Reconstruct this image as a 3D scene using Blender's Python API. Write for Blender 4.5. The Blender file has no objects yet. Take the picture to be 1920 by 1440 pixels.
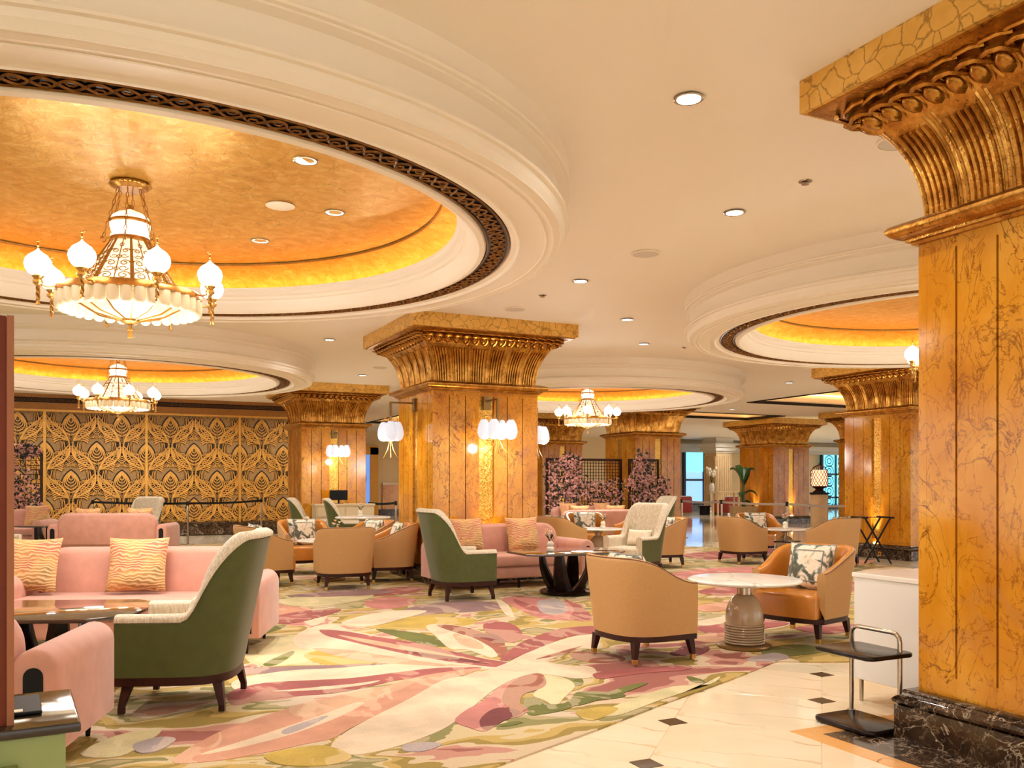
import bpy, bmesh, math, random
from mathutils import Vector, Matrix
R = math.radians
random.seed(7)
SC = bpy.context.scene
COL = SC.collection

# ------------------------------------------------------------------ camera, world, exposure
YAW = R(25.6); CAM_H = 1.35; FPX = 1650.0; HORIZON = 908.0
cam_data = bpy.data.cameras.new('camera')
cam_data.sensor_fit = 'HORIZONTAL'; cam_data.sensor_width = 36.0
cam_data.lens = 36.0 * FPX / 1920.0
cam_data.shift_y = (HORIZON - 720.0) / 1920.0
cam_data.clip_end = 300
cam = bpy.data.objects.new('camera', cam_data); COL.objects.link(cam)
cam.location = (0, 0, CAM_H); cam.rotation_euler = (R(90), 0, -YAW)
SC.camera = cam
SC.view_settings.view_transform = 'Standard'; SC.view_settings.look = 'None'
SC.view_settings.gamma = 1.0; SC.view_settings.use_curve_mapping = False
SC.view_settings.exposure = 0.28
SC.cycles.max_bounces = 6; SC.cycles.diffuse_bounces = 4; SC.cycles.glossy_bounces = 3
SC.cycles.transmission_bounces = 4; SC.cycles.transparent_max_bounces = 8
SC.cycles.caustics_reflective = False; SC.cycles.caustics_refractive = False
SC.cycles.sample_clamp_indirect = 4.0
SC.cycles.use_adaptive_sampling = True; SC.cycles.adaptive_threshold = 0.12; SC.cycles.adaptive_min_samples = 10
world = bpy.data.worlds.new('world'); SC.world = world; world.use_nodes = True
world.node_tree.nodes['Background'].inputs[0].default_value = (1.0, 0.97, 0.91, 1)
world.node_tree.nodes['Background'].inputs[1].default_value = 1.5
DOWNLIGHT_W = 136.0; COVE_E = 5.5; GLOBE_E = 8.0; SCONCE_E = .5
WARM = (1.0, 0.985, 0.94)
CEIL = 3.58

def floor_px(x, y, z=0.0):
    """a point of the photograph that lies at height z, as a place in the room"""
    d = (CAM_H - z) * FPX / (y - HORIZON); r = (x - 960.0) / FPX * d
    return (r * math.cos(YAW) + d * math.sin(YAW), -r * math.sin(YAW) + d * math.cos(YAW))

# ------------------------------------------------------------------ helpers
def lin(c):
    return c / 12.92 if c <= 0.04045 else ((c + 0.055) / 1.055) ** 2.4
def hx(h):
    h = h.lstrip('#'); return tuple(lin(int(h[i:i+2], 16) / 255) for i in (0, 2, 4)) + (1.0,)

class MB:
    def __init__(self): self.v = []; self.f = []
    def add(self, vs, fs):
        n = len(self.v); self.v += [tuple(p) for p in vs]; self.f += [tuple(i + n for i in q) for q in fs]; return self
    def box(self, x0, x1, y0, y1, z0, z1):
        return self.add([(x0,y0,z0),(x1,y0,z0),(x1,y1,z0),(x0,y1,z0),(x0,y0,z1),(x1,y0,z1),(x1,y1,z1),(x0,y1,z1)],
                        [(0,3,2,1),(4,5,6,7),(0,1,5,4),(1,2,6,5),(2,3,7,6),(3,0,4,7)])
    def lathe(self, prof, n=32, cx=0, cy=0, cap=True):
        vs = []; fs = []
        for r, z in prof:
            for i in range(n):
                a = 2*math.pi*i/n; vs.append((cx+r*math.cos(a), cy+r*math.sin(a), z))
        for k in range(len(prof)-1):
            for i in range(n):
                j = (i+1) % n; fs.append((k*n+i, k*n+j, (k+1)*n+j, (k+1)*n+i))
        if cap:
            if prof[0][0] > 1e-4: fs.append(tuple(reversed(range(n))))
            if prof[-1][0] > 1e-4: fs.append(tuple((len(prof)-1)*n+i for i in range(n)))
        return self.add(vs, fs)
    def tube(self, pts, r, n=6, closed=False, radii=None):
        P = [Vector(p) for p in pts]; m = len(P); vs = []; fs = []
        up = None
        for k in range(m):
            a = P[k-1] if (k > 0 or closed) else P[k]; b = P[(k+1) % m] if (k < m-1 or closed) else P[k]
            t = (b-a)
            if t.length < 1e-9: t = Vector((0,0,1))
            t.normalize()
            if up is None:
                up = Vector((0,0,1)) if abs(t.z) < .9 else Vector((1,0,0))
            s = t.cross(up)
            if s.length < 1e-6: s = t.cross(Vector((1,0,0)))
            s.normalize(); up = s.cross(t); up.normalize()
            rr = radii[k] if radii else r
            for i in range(n):
                a_ = 2*math.pi*i/n; vs.append(P[k] + s*math.cos(a_)*rr + up*math.sin(a_)*rr)
        for k in range(m if closed else m-1):
            k2 = (k+1) % m
            for i in range(n):
                j = (i+1) % n; fs.append((k*n+i, k*n+j, k2*n+j, k2*n+i))
        if not closed:
            fs.append(tuple(reversed(range(n)))); fs.append(tuple((m-1)*n+i for i in range(n)))
        return self.add(vs, fs)
    def rprism(self, poly, z0, z1, r=0.0, seg=3, both=False, M=None):
        """a polygon (x, y) raised from z0 to z1 with its upper (and lower) edge rounded; M maps it elsewhere"""
        n = len(poly)
        def inset(d):
            if d < 1e-6: return list(poly)
            out = []
            for i in range(n):
                p0, p1, p2 = poly[i-1], poly[i], poly[(i+1) % n]
                e1 = (p1[0]-p0[0], p1[1]-p0[1]); e2 = (p2[0]-p1[0], p2[1]-p1[1])
                l1 = math.hypot(*e1) or 1; l2 = math.hypot(*e2) or 1
                nx = -(e1[1]/l1+e2[1]/l2); ny = (e1[0]/l1+e2[0]/l2); l = math.hypot(nx, ny) or 1
                nx /= l; ny /= l
                c = max(.45, nx*-e1[1]/l1 + ny*e1[0]/l1)
                out.append((p1[0]+nx*d/c, p1[1]+ny*d/c))
            return out
        rings = []
        if r > 0 and both:
            for k in range(seg, 0, -1):
                a = math.pi/2*k/seg; rings.append((inset(r*(1-math.cos(a))), z0 + r*(1-math.sin(a))))
            rings.append((poly, z0+r))
        else: rings.append((poly, z0))
        rings.append((poly, z1-r))
        if r > 0:
            for k in range(1, seg+1):
                a = math.pi/2*k/seg; rings.append((inset(r*(1-math.cos(a))), z1 - r*(1-math.sin(a))))
        vs = []; fs = []
        for pl, z in rings: vs += [(p[0], p[1], z) for p in pl]
        for k in range(len(rings)-1):
            for i in range(n):
                j = (i+1) % n; fs.append((k*n+i, k*n+j, (k+1)*n+j, (k+1)*n+i))
        fs.append(tuple(reversed(range(n)))); fs.append(tuple((len(rings)-1)*n+i for i in range(n)))
        if M is not None: vs = [M @ Vector(p) for p in vs]
        return self.add(vs, fs)
    def grid(self, fn, nu, nv, wrap_u=False):
        vs = [fn(u/(nu if wrap_u else nu), v/nv) for u in range(nu + (0 if wrap_u else 1)) for v in range(nv+1)]
        fs = []; w = nv+1
        for u in range(nu):
            u2 = (u+1) % nu if wrap_u else u+1
            for v in range(nv): fs.append((u*w+v, u2*w+v, u2*w+v+1, u*w+v+1))
        return self.add(vs, fs)
    def ribbon(self, pts, w, h, M=None):
        """a raised flat stroke along points (x, z) on a wall that faces -y"""
        m = len(pts); vs = []; fs = []
        for k in range(m):
            a = pts[max(0,k-1)]; b = pts[min(m-1,k+1)]
            t = (b[0]-a[0], b[1]-a[1]); l = math.hypot(*t) or 1
            nx, nz = -t[1]/l, t[0]/l
            ww = w if not callable(w) else w(k/(m-1))
            x, z = pts[k]
            vs += [(x+nx*ww, 0, z+nz*ww), (x+nx*ww*.6, -h, z+nz*ww*.6), (x-nx*ww*.6, -h, z-nz*ww*.6), (x-nx*ww, 0, z-nz*ww)]
        for k in range(m-1):
            for i in range(3): fs.append((4*k+i, 4*k+i+1, 4*k+5+i, 4*k+4+i))
        if M is not None: vs = [M @ Vector(p) for p in vs]
        return self.add(vs, fs)
    def xf(self, M):
        self.v = [tuple(M @ Vector(p)) for p in self.v]; return self
    def mesh(self, name, smooth=True, angle=40):
        me = bpy.data.meshes.new(name); me.from_pydata(self.v, [], self.f); me.update()
        bm = bmesh.new(); bm.from_mesh(me); bmesh.ops.recalc_face_normals(bm, faces=bm.faces); bm.to_mesh(me); bm.free()
        if smooth:
            me.shade_smooth(); me.set_sharp_from_angle(angle=R(angle))
        return me
    def build(self, name, mat, parent=None, smooth=True, angle=40):
        me = self.mesh(name, smooth, angle)
        return obj(name, me, mat, parent)

def obj(name, me, mat=None, parent=None, loc=None, rot=None):
    o = bpy.data.objects.new(name, me); COL.objects.link(o)
    if mat is not None and me is not None:
        if len(me.materials) == 0: me.materials.append(mat)
    if parent is not None: o.parent = parent
    if loc is not None: o.location = loc
    if rot is not None: o.rotation_euler = rot
    return o
def tag(o, label=None, cat=None, group=None, kind=None):
    if label: o['label'] = label
    if cat: o['category'] = cat
    if group: o['group'] = group
    if kind: o['kind'] = kind
    return o
def thing(name, label, cat, loc=(0,0,0), rz=0.0, group=None):
    o = bpy.data.objects.new(name, None); COL.objects.link(o); o.empty_display_size = .1
    o.location = loc; o.rotation_euler = (0,0,rz)
    return tag(o, label, cat, group)
def copy_tree(o, parent=None):
    c = o.copy(); COL.objects.link(c); c.parent = parent
    for ch in list(o.children): copy_tree(ch, c)
    return c
def place(proto, used, loc, rz, label, group=None):
    """the prototype itself the first time, copies of it and all its parts afterwards"""
    if used.get(proto.name): o = copy_tree(proto)
    else: o = proto; used[proto.name] = True
    o.location = loc; o.rotation_euler = (0,0,rz)
    tag(o, label, None, group)
    return o
USED = {}
def face(fx, fy): return math.atan2(-fx, fy)
def lamp(kind, loc, energy, color=WARM, size=.05, rot=None, spot=None, blend=1.0, name='lamp_light', sx=None):
    l = bpy.data.lights.new(name, kind); l.energy = energy; l.color = color
    if kind == 'SPOT':
        l.spot_size = spot; l.spot_blend = blend; l.shadow_soft_size = size
    elif kind == 'AREA': l.size = size
    else: l.shadow_soft_size = size
    o = bpy.data.objects.new(name, l); COL.objects.link(o); o.location = loc
    if rot: o.rotation_euler = rot
    return o

# ------------------------------------------------------------------ materials
class NT:
    def __init__(self, name):
        self.m = bpy.data.materials.new(name); self.m.use_nodes = True
        self.t = self.m.node_tree; self.b = self.t.nodes['Principled BSDF']
    def n(self, typ, **kw):
        nd = self.t.nodes.new(typ)
        for k, v in kw.items():
            if k in nd.inputs: nd.inputs[k].default_value = v
            else: setattr(nd, k, v)
        return nd
    def l(self, a, b): self.t.links.new(a, b)
    def co(self, scale=(1,1,1), kind='Object', rot=(0,0,0)):
        tc = self.n('ShaderNodeTexCoord'); mp = self.n('ShaderNodeMapping')
        mp.inputs['Scale'].default_value = scale; mp.inputs['Rotation'].default_value = rot
        self.l(tc.outputs[kind], mp.inputs[0]); return mp.outputs[0]
    def noise(self, vec, scale=5, detail=4, rough=.55, dist=0):
        nd = self.n('ShaderNodeTexNoise'); nd.inputs['Scale'].default_value = scale; nd.inputs['Detail'].default_value = detail
        nd.inputs['Roughness'].default_value = rough; nd.inputs['Distortion'].default_value = dist
        self.l(vec, nd.inputs['Vector']); return nd
    def ramp(self, fac, stops, interp='LINEAR'):
        nd = self.n('ShaderNodeValToRGB'); cr = nd.color_ramp; cr.interpolation = interp
        while len(cr.elements) < len(stops): cr.elements.new(0.5)
        for e, (p, c) in zip(cr.elements, stops): e.position = p; e.color = c if len(c) == 4 else tuple(c) + (1,)
        self.l(fac, nd.inputs[0]); return nd.outputs[0]
    def mix(self, fac, a, b, mode='MIX'):
        nd = self.n('ShaderNodeMix', data_type='RGBA', blend_type=mode)
        if hasattr(fac, 'name'): self.l(fac, nd.inputs[0])
        else: nd.inputs[0].default_value = fac
        for s, k in ((a, 6), (b, 7)):
            if hasattr(s, 'links') or hasattr(s, 'is_linked'): self.l(s, nd.inputs[k])
            else: nd.inputs[k].default_value = s
        return nd.outputs[2]
    def warp(self, vec, scale, amt):
        nz = self.noise(vec, scale, 4)
        nd = self.n('ShaderNodeVectorMath', operation='MULTIPLY_ADD')
        self.l(nz.outputs['Color'], nd.inputs[0]); nd.inputs[1].default_value = (amt,)*3; self.l(vec, nd.inputs[2])
        return nd.outputs[0]
    def bump(self, h, strength=.3, dist=.01):
        nd = self.n('ShaderNodeBump'); nd.inputs['Strength'].default_value = strength; nd.inputs['Distance'].default_value = dist
        self.l(h, nd.inputs['Height']); self.l(nd.outputs[0], self.b.inputs['Normal']); return self
    def col(self, s):
        if hasattr(s, 'is_linked'): self.l(s, self.b.inputs['Base Color'])
        else: self.b.inputs['Base Color'].default_value = s
        return self
    def set(self, **kw):
        for k, v in kw.items(): self.b.inputs[k.replace('_', ' ')].default_value = v
        return self
M = {}
BLK = (0,0,0,1); WHT = (1,1,1,1)
def plain(name, c, rough=.5, metal=0.0, noise=.0, scale=30, coat=0, sheen=0, bump=0):
    t = NT(name); c = hx(c) if isinstance(c, str) else c
    t.set(Roughness=rough, Metallic=metal)
    if coat: t.b.inputs['Coat Weight'].default_value = coat; t.b.inputs['Coat Roughness'].default_value = .08
    if sheen: t.b.inputs['Sheen Weight'].default_value = sheen; t.b.inputs['Sheen Roughness'].default_value = .4
    if noise or bump:
        nz = t.noise(t.co(), scale, 4)
        if noise:
            lo = tuple(x*(1-noise) for x in c[:3]) + (1,); hi = tuple(min(1, x*(1+noise)) for x in c[:3]) + (1,)
            t.col(t.ramp(nz.outputs[0], [(.3, lo), (.7, hi)]))
        else: t.col(c)
        if bump: t.bump(nz.outputs[0], bump, .004)
    else: t.col(c)
    M[name] = t.m; return t.m
def emit(name, c, s, base='#ffffff', rough=.3):
    t = NT(name); t.col(hx(base)); t.set(Roughness=rough); t.b.inputs['Emission Color'].default_value = hx(c)
    t.b.inputs['Emission Strength'].default_value = s; M[name] = t.m; return t.m

def marble(name, lo, hi, vein, vscale, vw, rough, fine=True, warp=.45, patch=None, stretch=(1,1,1), veinmask=(.42,.58)):
    t = NT(name); v = t.co(stretch)
    base = t.ramp(t.noise(v, 1.6, 6, .6).outputs[0], [(.32, lo), (.68, hi)])
    if patch:
        base = t.mix(t.ramp(t.noise(v, .9, 3, .5, 1.5).outputs[0], [(.56, BLK), (.66, WHT)]), base, patch)
    w = t.warp(v, 2.2, warp)
    vo = t.n('ShaderNodeTexVoronoi', feature='DISTANCE_TO_EDGE'); vo.inputs['Scale'].default_value = vscale
    t.l(w, vo.inputs['Vector'])
    m1 = t.ramp(vo.outputs['Distance'], [(0, WHT), (vw, BLK)])
    mk = t.ramp(t.noise(v, 1.7, 3).outputs[0], [(veinmask[0], BLK), (veinmask[1], WHT)])
    col = t.mix(t.mix(1.0, m1, mk, 'MULTIPLY'), base, vein)
    if fine:
        w2 = t.warp(v, 5, .22)
        v2 = t.n('ShaderNodeTexVoronoi', feature='DISTANCE_TO_EDGE'); v2.inputs['Scale'].default_value = vscale*2.6
        t.l(w2, v2.inputs['Vector'])
        m2 = t.ramp(v2.outputs['Distance'], [(0, (.75,.75,.75,1)), (vw*1.3, BLK)])
        mk2 = t.ramp(t.noise(v, 2.6, 3).outputs[0], [(.45, BLK), (.62, WHT)])
        col = t.mix(t.mix(1.0, m2, mk2, 'MULTIPLY'), col, vein)
    t.col(col); t.set(Roughness=rough); M[name] = t.m; return t
t = NT('gold_marble'); v = t.co((1.2,1.2,.8), rot=(R(18),R(-14),0))
base = t.ramp(t.noise(v, 1.5, 6, .62).outputs[0], [(.30, hx('#b86c10')), (.5, hx('#cf881e')), (.70, hx('#e0a23a'))])
base = t.mix(t.ramp(t.noise(v, .8, 4, .6, 1.2).outputs[0], [(.60, BLK), (.68, (.75,.75,.75,1))]), base, hx('#b87a3c'))
def band(fac, w, s_): return t.ramp(fac, [(.5-w, BLK), (.5, (s_,s_,s_,1)), (.5+w, BLK)])
mk = t.ramp(t.noise(v, 1.3, 2).outputs[0], [(.36, (.15,.15,.15,1)), (.6, WHT)])
col = t.mix(t.mix(1.0, band(t.noise(v, 2.3, 8, .58, 1.1).outputs[0], .011, 1.0), mk, 'MULTIPLY'), base, hx('#6a3208'))
col = t.mix(band(t.noise(v, 5.6, 6, .58, .9).outputs[0], .015, .75), col, hx('#8c4a14'))
t.col(col); t.set(Roughness=.11); M['gold_marble'] = t.m
t = NT('dark_marble'); v = t.co()
base = t.ramp(t.noise(v, 4, 6, .65).outputs[0], [(.3, hx('#1d110a')), (.5, hx('#352215')), (.7, hx('#54402a'))])
mk = t.ramp(t.noise(v, 3, 2).outputs[0], [(.38, (.1,.1,.1,1)), (.62, WHT)])
col = t.mix(t.mix(1.0, band(t.noise(v, 4.5, 8, .6, 1.2).outputs[0], .014, .95), mk, 'MULTIPLY'), base, hx('#d9c3a6'))
col = t.mix(band(t.noise(v, 11, 5, .6, 1.0).outputs[0], .016, .4), col, hx('#b89878'))
t.col(col); t.set(Roughness=.15); M['dark_marble'] = t.m
marble('floor_marble', hx('#e8d3b0'), hx('#f3e3c6'), hx('#d8b890'), 1.2, .012, .07, fine=False, stretch=(1,.5,1))
marble('white_marble', hx('#e6ded2'), hx('#f7f2ea'), hx('#b8aa98'), 2.0, .02, .18, fine=False, stretch=(1,.35,1))
marble('counter_marble', hx('#2b2118'), hx('#453626'), hx('#b9a68c'), 3.0, .02, .09, fine=False)
marble('wainscot_marble', hx('#d9924a'), hx('#ebb06a'), hx('#8a4a1a'), 3.0, .02, .15, fine=False)
plain('pillar_core', '#8a5a22', .5)
plain('ceiling_paint', '#fcf3e6', .7)
plain('plaster', '#f6ead6', .55)
plain('wall_paint', '#ecd3a6', .7)
plain('trim_gold', '#d9a24a', .35, .5, .15, 20)

t = NT('capital_gold'); v = t.co()
nz = t.noise(v, 6, 8, .7); n2 = t.noise(v, 40, 3, .6)
c1 = t.ramp(nz.outputs[0], [(.25, hx('#6b3d10')), (.45, hx('#a8702a')), (.6, hx('#cf9a48')), (.8, hx('#e8c27a'))])
c1 = t.mix(t.ramp(n2.outputs[0], [(.6, BLK), (.72, WHT)]), c1, hx('#5a3410'))
t.col(c1); t.set(Roughness=.24, Metallic=.85); t.bump(n2.outputs[0], .25, .012); M['capital_gold'] = t.m

t = NT('abacus_gold'); v = t.co()
vo = t.n('ShaderNodeTexVoronoi', feature='DISTANCE_TO_EDGE'); vo.inputs['Scale'].default_value = 9.0
t.l(t.warp(v, 9, .09), vo.inputs['Vector'])
b_ = t.ramp(t.noise(v, 4, 4).outputs[0], [(.3, hx('#d8a244')), (.7, hx('#efbf64'))])
t.col(t.mix(t.ramp(vo.outputs['Distance'], [(0, (.75,.75,.75,1)), (.05, BLK)]), b_, hx('#7c5216')))
t.set(Roughness=.38, Metallic=.25); M['abacus_gold'] = t.m

t = NT('gold_leaf'); v = t.co()
vo = t.n('ShaderNodeTexVoronoi', feature='DISTANCE_TO_EDGE'); vo.inputs['Scale'].default_value = 3.2
t.l(t.warp(v, 3, .3), vo.inputs['Vector'])
nz = t.noise(v, 9, 8, .7, .6)
b_ = t.ramp(nz.outputs[0], [(.3, hx('#cf9636')), (.5, hx('#e3b050')), (.75, hx('#f6d88a'))])
t.col(t.mix(t.ramp(vo.outputs['Distance'], [(0, (.5,.5,.5,1)), (.012, BLK)]), b_, hx('#8a5a1c')))
t.set(Roughness=.3, Metallic=.55); t.bump(nz.outputs[0], .25, .02); M['gold_leaf'] = t.m

t = NT('mosaic'); v = t.co()
vo = t.n('ShaderNodeTexVoronoi', feature='F1', distance='CHEBYCHEV'); vo.inputs['Scale'].default_value = 70; vo.inputs['Randomness'].default_value = .15
t.l(v, vo.inputs['Vector'])
t.col(t.ramp(vo.outputs['Color'], [(.1, hx('#a8701c')), (.5, hx('#d9a03c')), (.9, hx('#f6cf78'))]))
t.set(Roughness=.22, Metallic=.7); t.bump(vo.outputs['Distance'], .5, .006); M['mosaic'] = t.m

plain('band_dark', '#160d06', .5, 0, .2)
plain('scroll_gold', '#80572a', .35, .7, .4, 25)
plain('brass', '#d8ae62', .25, .85, .1)
plain('antique_brass', '#b98a46', .3, .8, .15)
plain('bronze_plate', '#8a6a3c', .35, .7)
plain('steel', '#b9aa98', .22, .9)
plain('dark_wood', '#35150c', .4, 0, .35, 12)
plain('post_wood', '#6c2a0c', .5, 0, .25, 8)
plain('black_wood', '#1d0f0a', .2, 0, .3, 12)
plain('black', '#0b0a0a', .55)
plain('edge_wood', '#9a5c34', .5)
plain('velvet_pink', '#c98f7b', .8, 0, .10, 7, sheen=.35)
plain('velvet_green', '#52562c', .6, 0, .08, 14, sheen=.3)
plain('fabric_tan', '#c2935a', .62, 0, .05, 60)
plain('leather_orange', '#cc8230', .27, 0, .10, 6, bump=.05)
plain('piping_brown', '#6a3a16', .5)
plain('velvet_red', '#8a2016', .6, 0, .1, 8, sheen=.4)
plain('fabric_grey', '#8f9080', .7, 0, .08, 20)
plain('cream_panel', '#d8c29a', .5)
plain('host_white', '#e6e0da', .35)
plain('pistachio', '#8d985c', .45, 0, .05, 5)
plain('taupe_lacquer', '#b49c80', .18, 0, .04, 5, coat=.5)
plain('leaf_green', '#2c4a1c', .4, 0, .25, 9)
plain('leaf_dark', '#2a2a1e', .5, 0, .35, 3)
plain('petal_pink', '#d69a92', .6, 0, .3, 2.2)
plain('petal_white', '#f2e4cc', .5)
plain('petal_peach', '#f0b98c', .5)
plain('vase_ivory', '#efe3cf', .3)
plain('basket', '#a88a60', .6, 0, .25, 30, bump=.3)
plain('stone_pedestal', '#c8a87c', .35, 0, .12, 4)
plain('fluted_stone', '#d8b88a', .4, 0, .08, 5)
plain('soffit_grey', '#d9d2c6', .6)
plain('window_frame', '#1c2428', .4)
plain('relief_ground', '#a07a46', .55, 0, .2, 18)
plain('relief_gold', '#dca24a', .36, .2, .15, 14)
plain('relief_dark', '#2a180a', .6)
plain('carved_gold', '#c98d40', .4, .4, .2, 20)
t = NT('fabric_cream'); v = t.co((1,1,.12))
t.col(t.ramp(t.noise(v, 90, 3).outputs[0], [(.35, hx('#c3b094')), (.65, hx('#e3d5bd'))])); t.set(Roughness=.8); M['fabric_cream'] = t.m
t = NT('cushion_wave'); v = t.co((1,1,1))
wv = t.n('ShaderNodeTexWave', bands_direction='Z'); wv.inputs['Scale'].default_value = 12; wv.inputs['Distortion'].default_value = 10
wv.inputs['Detail'].default_value = 1.5; wv.inputs['Detail Scale'].default_value = .9
t.l(v, wv.inputs['Vector'])
c1 = t.ramp(t.noise(v, 3.5, 2).outputs[0], [(.38, hx('#c2694a')), (.52, hx('#cf9450')), (.66, hx('#96703c'))])
t.col(t.mix(t.ramp(wv.outputs['Fac'], [(.2, BLK), (.95, (.85,.85,.85,1))]), c1, hx('#dcb888'))); t.set(Roughness=.7)
t.bump(wv.outputs['Fac'], .4, .006); M['cushion_wave'] = t.m
t = NT('cushion_floral'); v = t.co()
a_ = t.ramp(t.noise(t.warp(v, 5, .1), 9, 2, .5, .8).outputs[0], [(.40, hx('#5a5c4c')), (.45, hx('#8c8f7c')), (.5, hx('#f1e6d2')), (.66, hx('#e8d3b4')), (.72, hx('#a9aa98'))], 'LINEAR')
t.col(a_); t.set(Roughness=.65); M['cushion_floral'] = t.m
plain('cushion_cream', '#e9dcc2', .7, 0, .06, 20)
plain('cushion_gold', '#d9a45c', .65, 0, .15, 14)
plain('trim_grey', '#8f9088', .5)
t = NT('carpet'); v = t.co((.62,1.15,1), rot=(0,0,R(-30)))
w = t.warp(v, .9, .9)
nz = t.noise(w, 1.25, 2.2, .5, .9)
c1 = t.ramp(nz.outputs[0], [(.26, hx('#a8675c')), (.33, hx('#cf9684')), (.37, hx('#dec6a4')), (.42, hx('#a88f48')), (.47, hx('#ceae64')), (.52, hx('#dcc79c')), (.56, hx('#98905a')), (.60, hx('#bfac80')), (.65, hx('#decab0')), (.7, hx('#d6a28c')), (.75, hx('#b2756a'))], 'CONSTANT')
fz = t.noise(t.co(), 160, 2)
c1 = t.mix(1.0, c1, (.84,.82,.80,1), 'MULTIPLY')
t.col(t.mix(.16, c1, t.ramp(fz.outputs[0], [(.3, BLK), (.7, WHT)]), 'OVERLAY')); t.set(Roughness=.95)
t.bump(fz.outputs[0], .5, .006); M['carpet'] = t.m
def pile(name, c):
    t = NT(name); fz = t.noise(t.co(), 150, 2); big = t.noise(t.co(), 2.5, 3)
    cc = tuple(x*.84 for x in hx(c)[:3]) + (1,); lo = tuple(x*.82 for x in cc[:3]); hi = tuple(min(1, x*1.1) for x in cc[:3])
    pt = t.noise(t.co((1,.5,1), rot=(0,0,R(-25))), 2.6, 3, .5, 1.2)
    tint = tuple(.55*x + .45*y for x, y in zip(cc[:3], hx('#ecd2b0')[:3])) + (1,)
    t.col(t.mix(.14, t.mix(t.ramp(pt.outputs[0], [(.54, BLK), (.56, (.6,.6,.6,1))]), t.ramp(big.outputs[0], [(.35, lo), (.65, hi)]), tint), t.ramp(fz.outputs[0], [(.3, BLK), (.7, WHT)]), 'OVERLAY'))
    t.set(Roughness=.95); t.bump(fz.outputs[0], .5, .006); M[name] = t.m
for nme, c in dict(pile_cream='#edd3b2', pile_salmon='#dd9f80', pile_rose='#b0605a', pile_plum='#84403f', pile_mauve='#a07c78', pile_peach='#e2b08c',
                   pile_olive='#767636', pile_pale='#dfcf9c', pile_pink='#d2877c', pile_yellow='#d0ae50', pile_lilac='#b9a8a4', pile_brown='#a8644e').items(): pile(nme, c)
emit('globe_glow', '#fff4e0', GLOBE_E); emit('sconce_glow', '#f4f6ff', SCONCE_E, '#b4bac4', .12); emit('dome_glow', '#fff0d4', 1.0)
emit('panel_glow', '#ffe9c6', .7, '#fff3dc'); emit('bowl_glow', '#ffe3b6', .15, '#cdb88e'); emit('cove_strip', '#ffc274', COVE_E)
emit('downlight_glow', '#fff4e4', 2.5); emit('pane_cyan', '#5fd0ff', 2.2, '#6fc8ff'); emit('pane_blue', '#86b6f4', 1.2, '#86b0e8')
emit('door_blue', '#6f95e0', .8, '#6f95e0'); emit('lamp_shade_glow', '#ffb48a', 1.6, '#f6c0a0'); emit('uplight_glow', '#ffd890', 12)
plain('frosted', '#dcc8a4', .45)
M['frosted'].node_tree.nodes['Principled BSDF'].inputs['Emission Color'].default_value = hx('#ffdca8')
M['frosted'].node_tree.nodes['Principled BSDF'].inputs['Emission Strength'].default_value = .18

for n_ in ('globe_glow','sconce_glow','dome_glow','panel_glow','bowl_glow','downlight_glow','pane_cyan','pane_blue','door_blue','lamp_shade_glow','uplight_glow','frosted'):
    M[n_].cycles.emission_sampling = 'NONE'

for n_ in ('dark_wood', 'black_wood', 'black', 'post_wood', 'band_dark', 'velvet_green'):
    M[n_].node_tree.nodes['Principled BSDF'].inputs['Specular IOR Level'].default_value = .25
# ------------------------------------------------------------------ floor, ceiling, walls
CARPET_POLY = [(-9,-1.2),(-2.2,1.75),(1.0,3.48),(1.74,3.81),(2.5,4.14),(3.13,4.44),(3.96,4.80),(4.69,5.15),(5.04,4.96),(5.6,4.75),(6.4,4.7),(8.5,5.4),
               (10.9,6.9),(11.75,8.6),(11.85,10.5),(11.9,13.0),(12.4,14.2),(11.6,15.6),(10.8,18.8),(4.6,18.9),(4.0,19.3),(3.9,20.6),(2.0,20.9),(-9,22)]
b = MB(); b.box(-16, 48, -9, 36.4, -.12, -.004)
floor = tag(b.build('floor', M['floor_marble'], smooth=False), 'polished cream marble floor with dark diamond insets', kind='structure')
def in_poly(x, y, P):
    r = False; j = len(P)-1
    for i in range(len(P)):
        if (P[i][1] > y) != (P[j][1] > y) and x < (P[j][0]-P[i][0])*(y-P[i][1])/(P[j][1]-P[i][1])+P[i][0]: r = not r
        j = i
    return r
TL = .5657
tile_me = None
plain('inset_stone', '#4a3a26', .2, 0, .3, 25)
tb = MB(); c_ = .085; h_ = TL*math.sqrt(2)/2 - .0025
q = h_
tb.rprism([(-q+c_,-q),(q-c_,-q),(q,-q+c_),(q,q-c_),(q-c_,q),(-q+c_,q),(-q,q-c_),(-q,-q+c_)], -.02, 0, .0015, 1)
tile_me = tb.mesh('tile', False); tile_me.materials.append(M['floor_marble'])
db = MB(); k_ = c_*.995
db.rprism([(0,-k_),(k_,0),(0,k_),(-k_,0)], -.02, .0005, .001, 1)
dia_me = db.mesh('diamond_inset', False); dia_me.materials.append(M['inset_stone'])
for i in range(-9, 20):
    for j in range(-9, 14):
        x = 4.12 + (i+j)*TL; y = 4.12 + (i-j)*TL
        near = 1.0 < x < 7.4 and 1.4 < y < 6.6
        far = 10.5 < x < 13.2 and 8.5 < y < 12.6
        if not (near or far): continue
        cx, cy = x + TL, y
        if near or far:
            inside = all(in_poly(cx+dx, cy+dy, CARPET_POLY) for dx, dy in ((TL,0),(-TL,0),(0,TL),(0,-TL)))
            if not inside: obj('tile', tile_me, None, floor, (cx, cy, 0), (0,0,R(45)))
            if not in_poly(x, y, CARPET_POLY): obj('diamond_inset', dia_me, None, floor, (x, y, 0), (0,0,R(45)))
holes = [(16.1, 20.1, 13.4, 18.8), (13.9, 20.4, 22.0, 23.9), (9.0, 12.2, 26.5, 31.0)]
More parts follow.
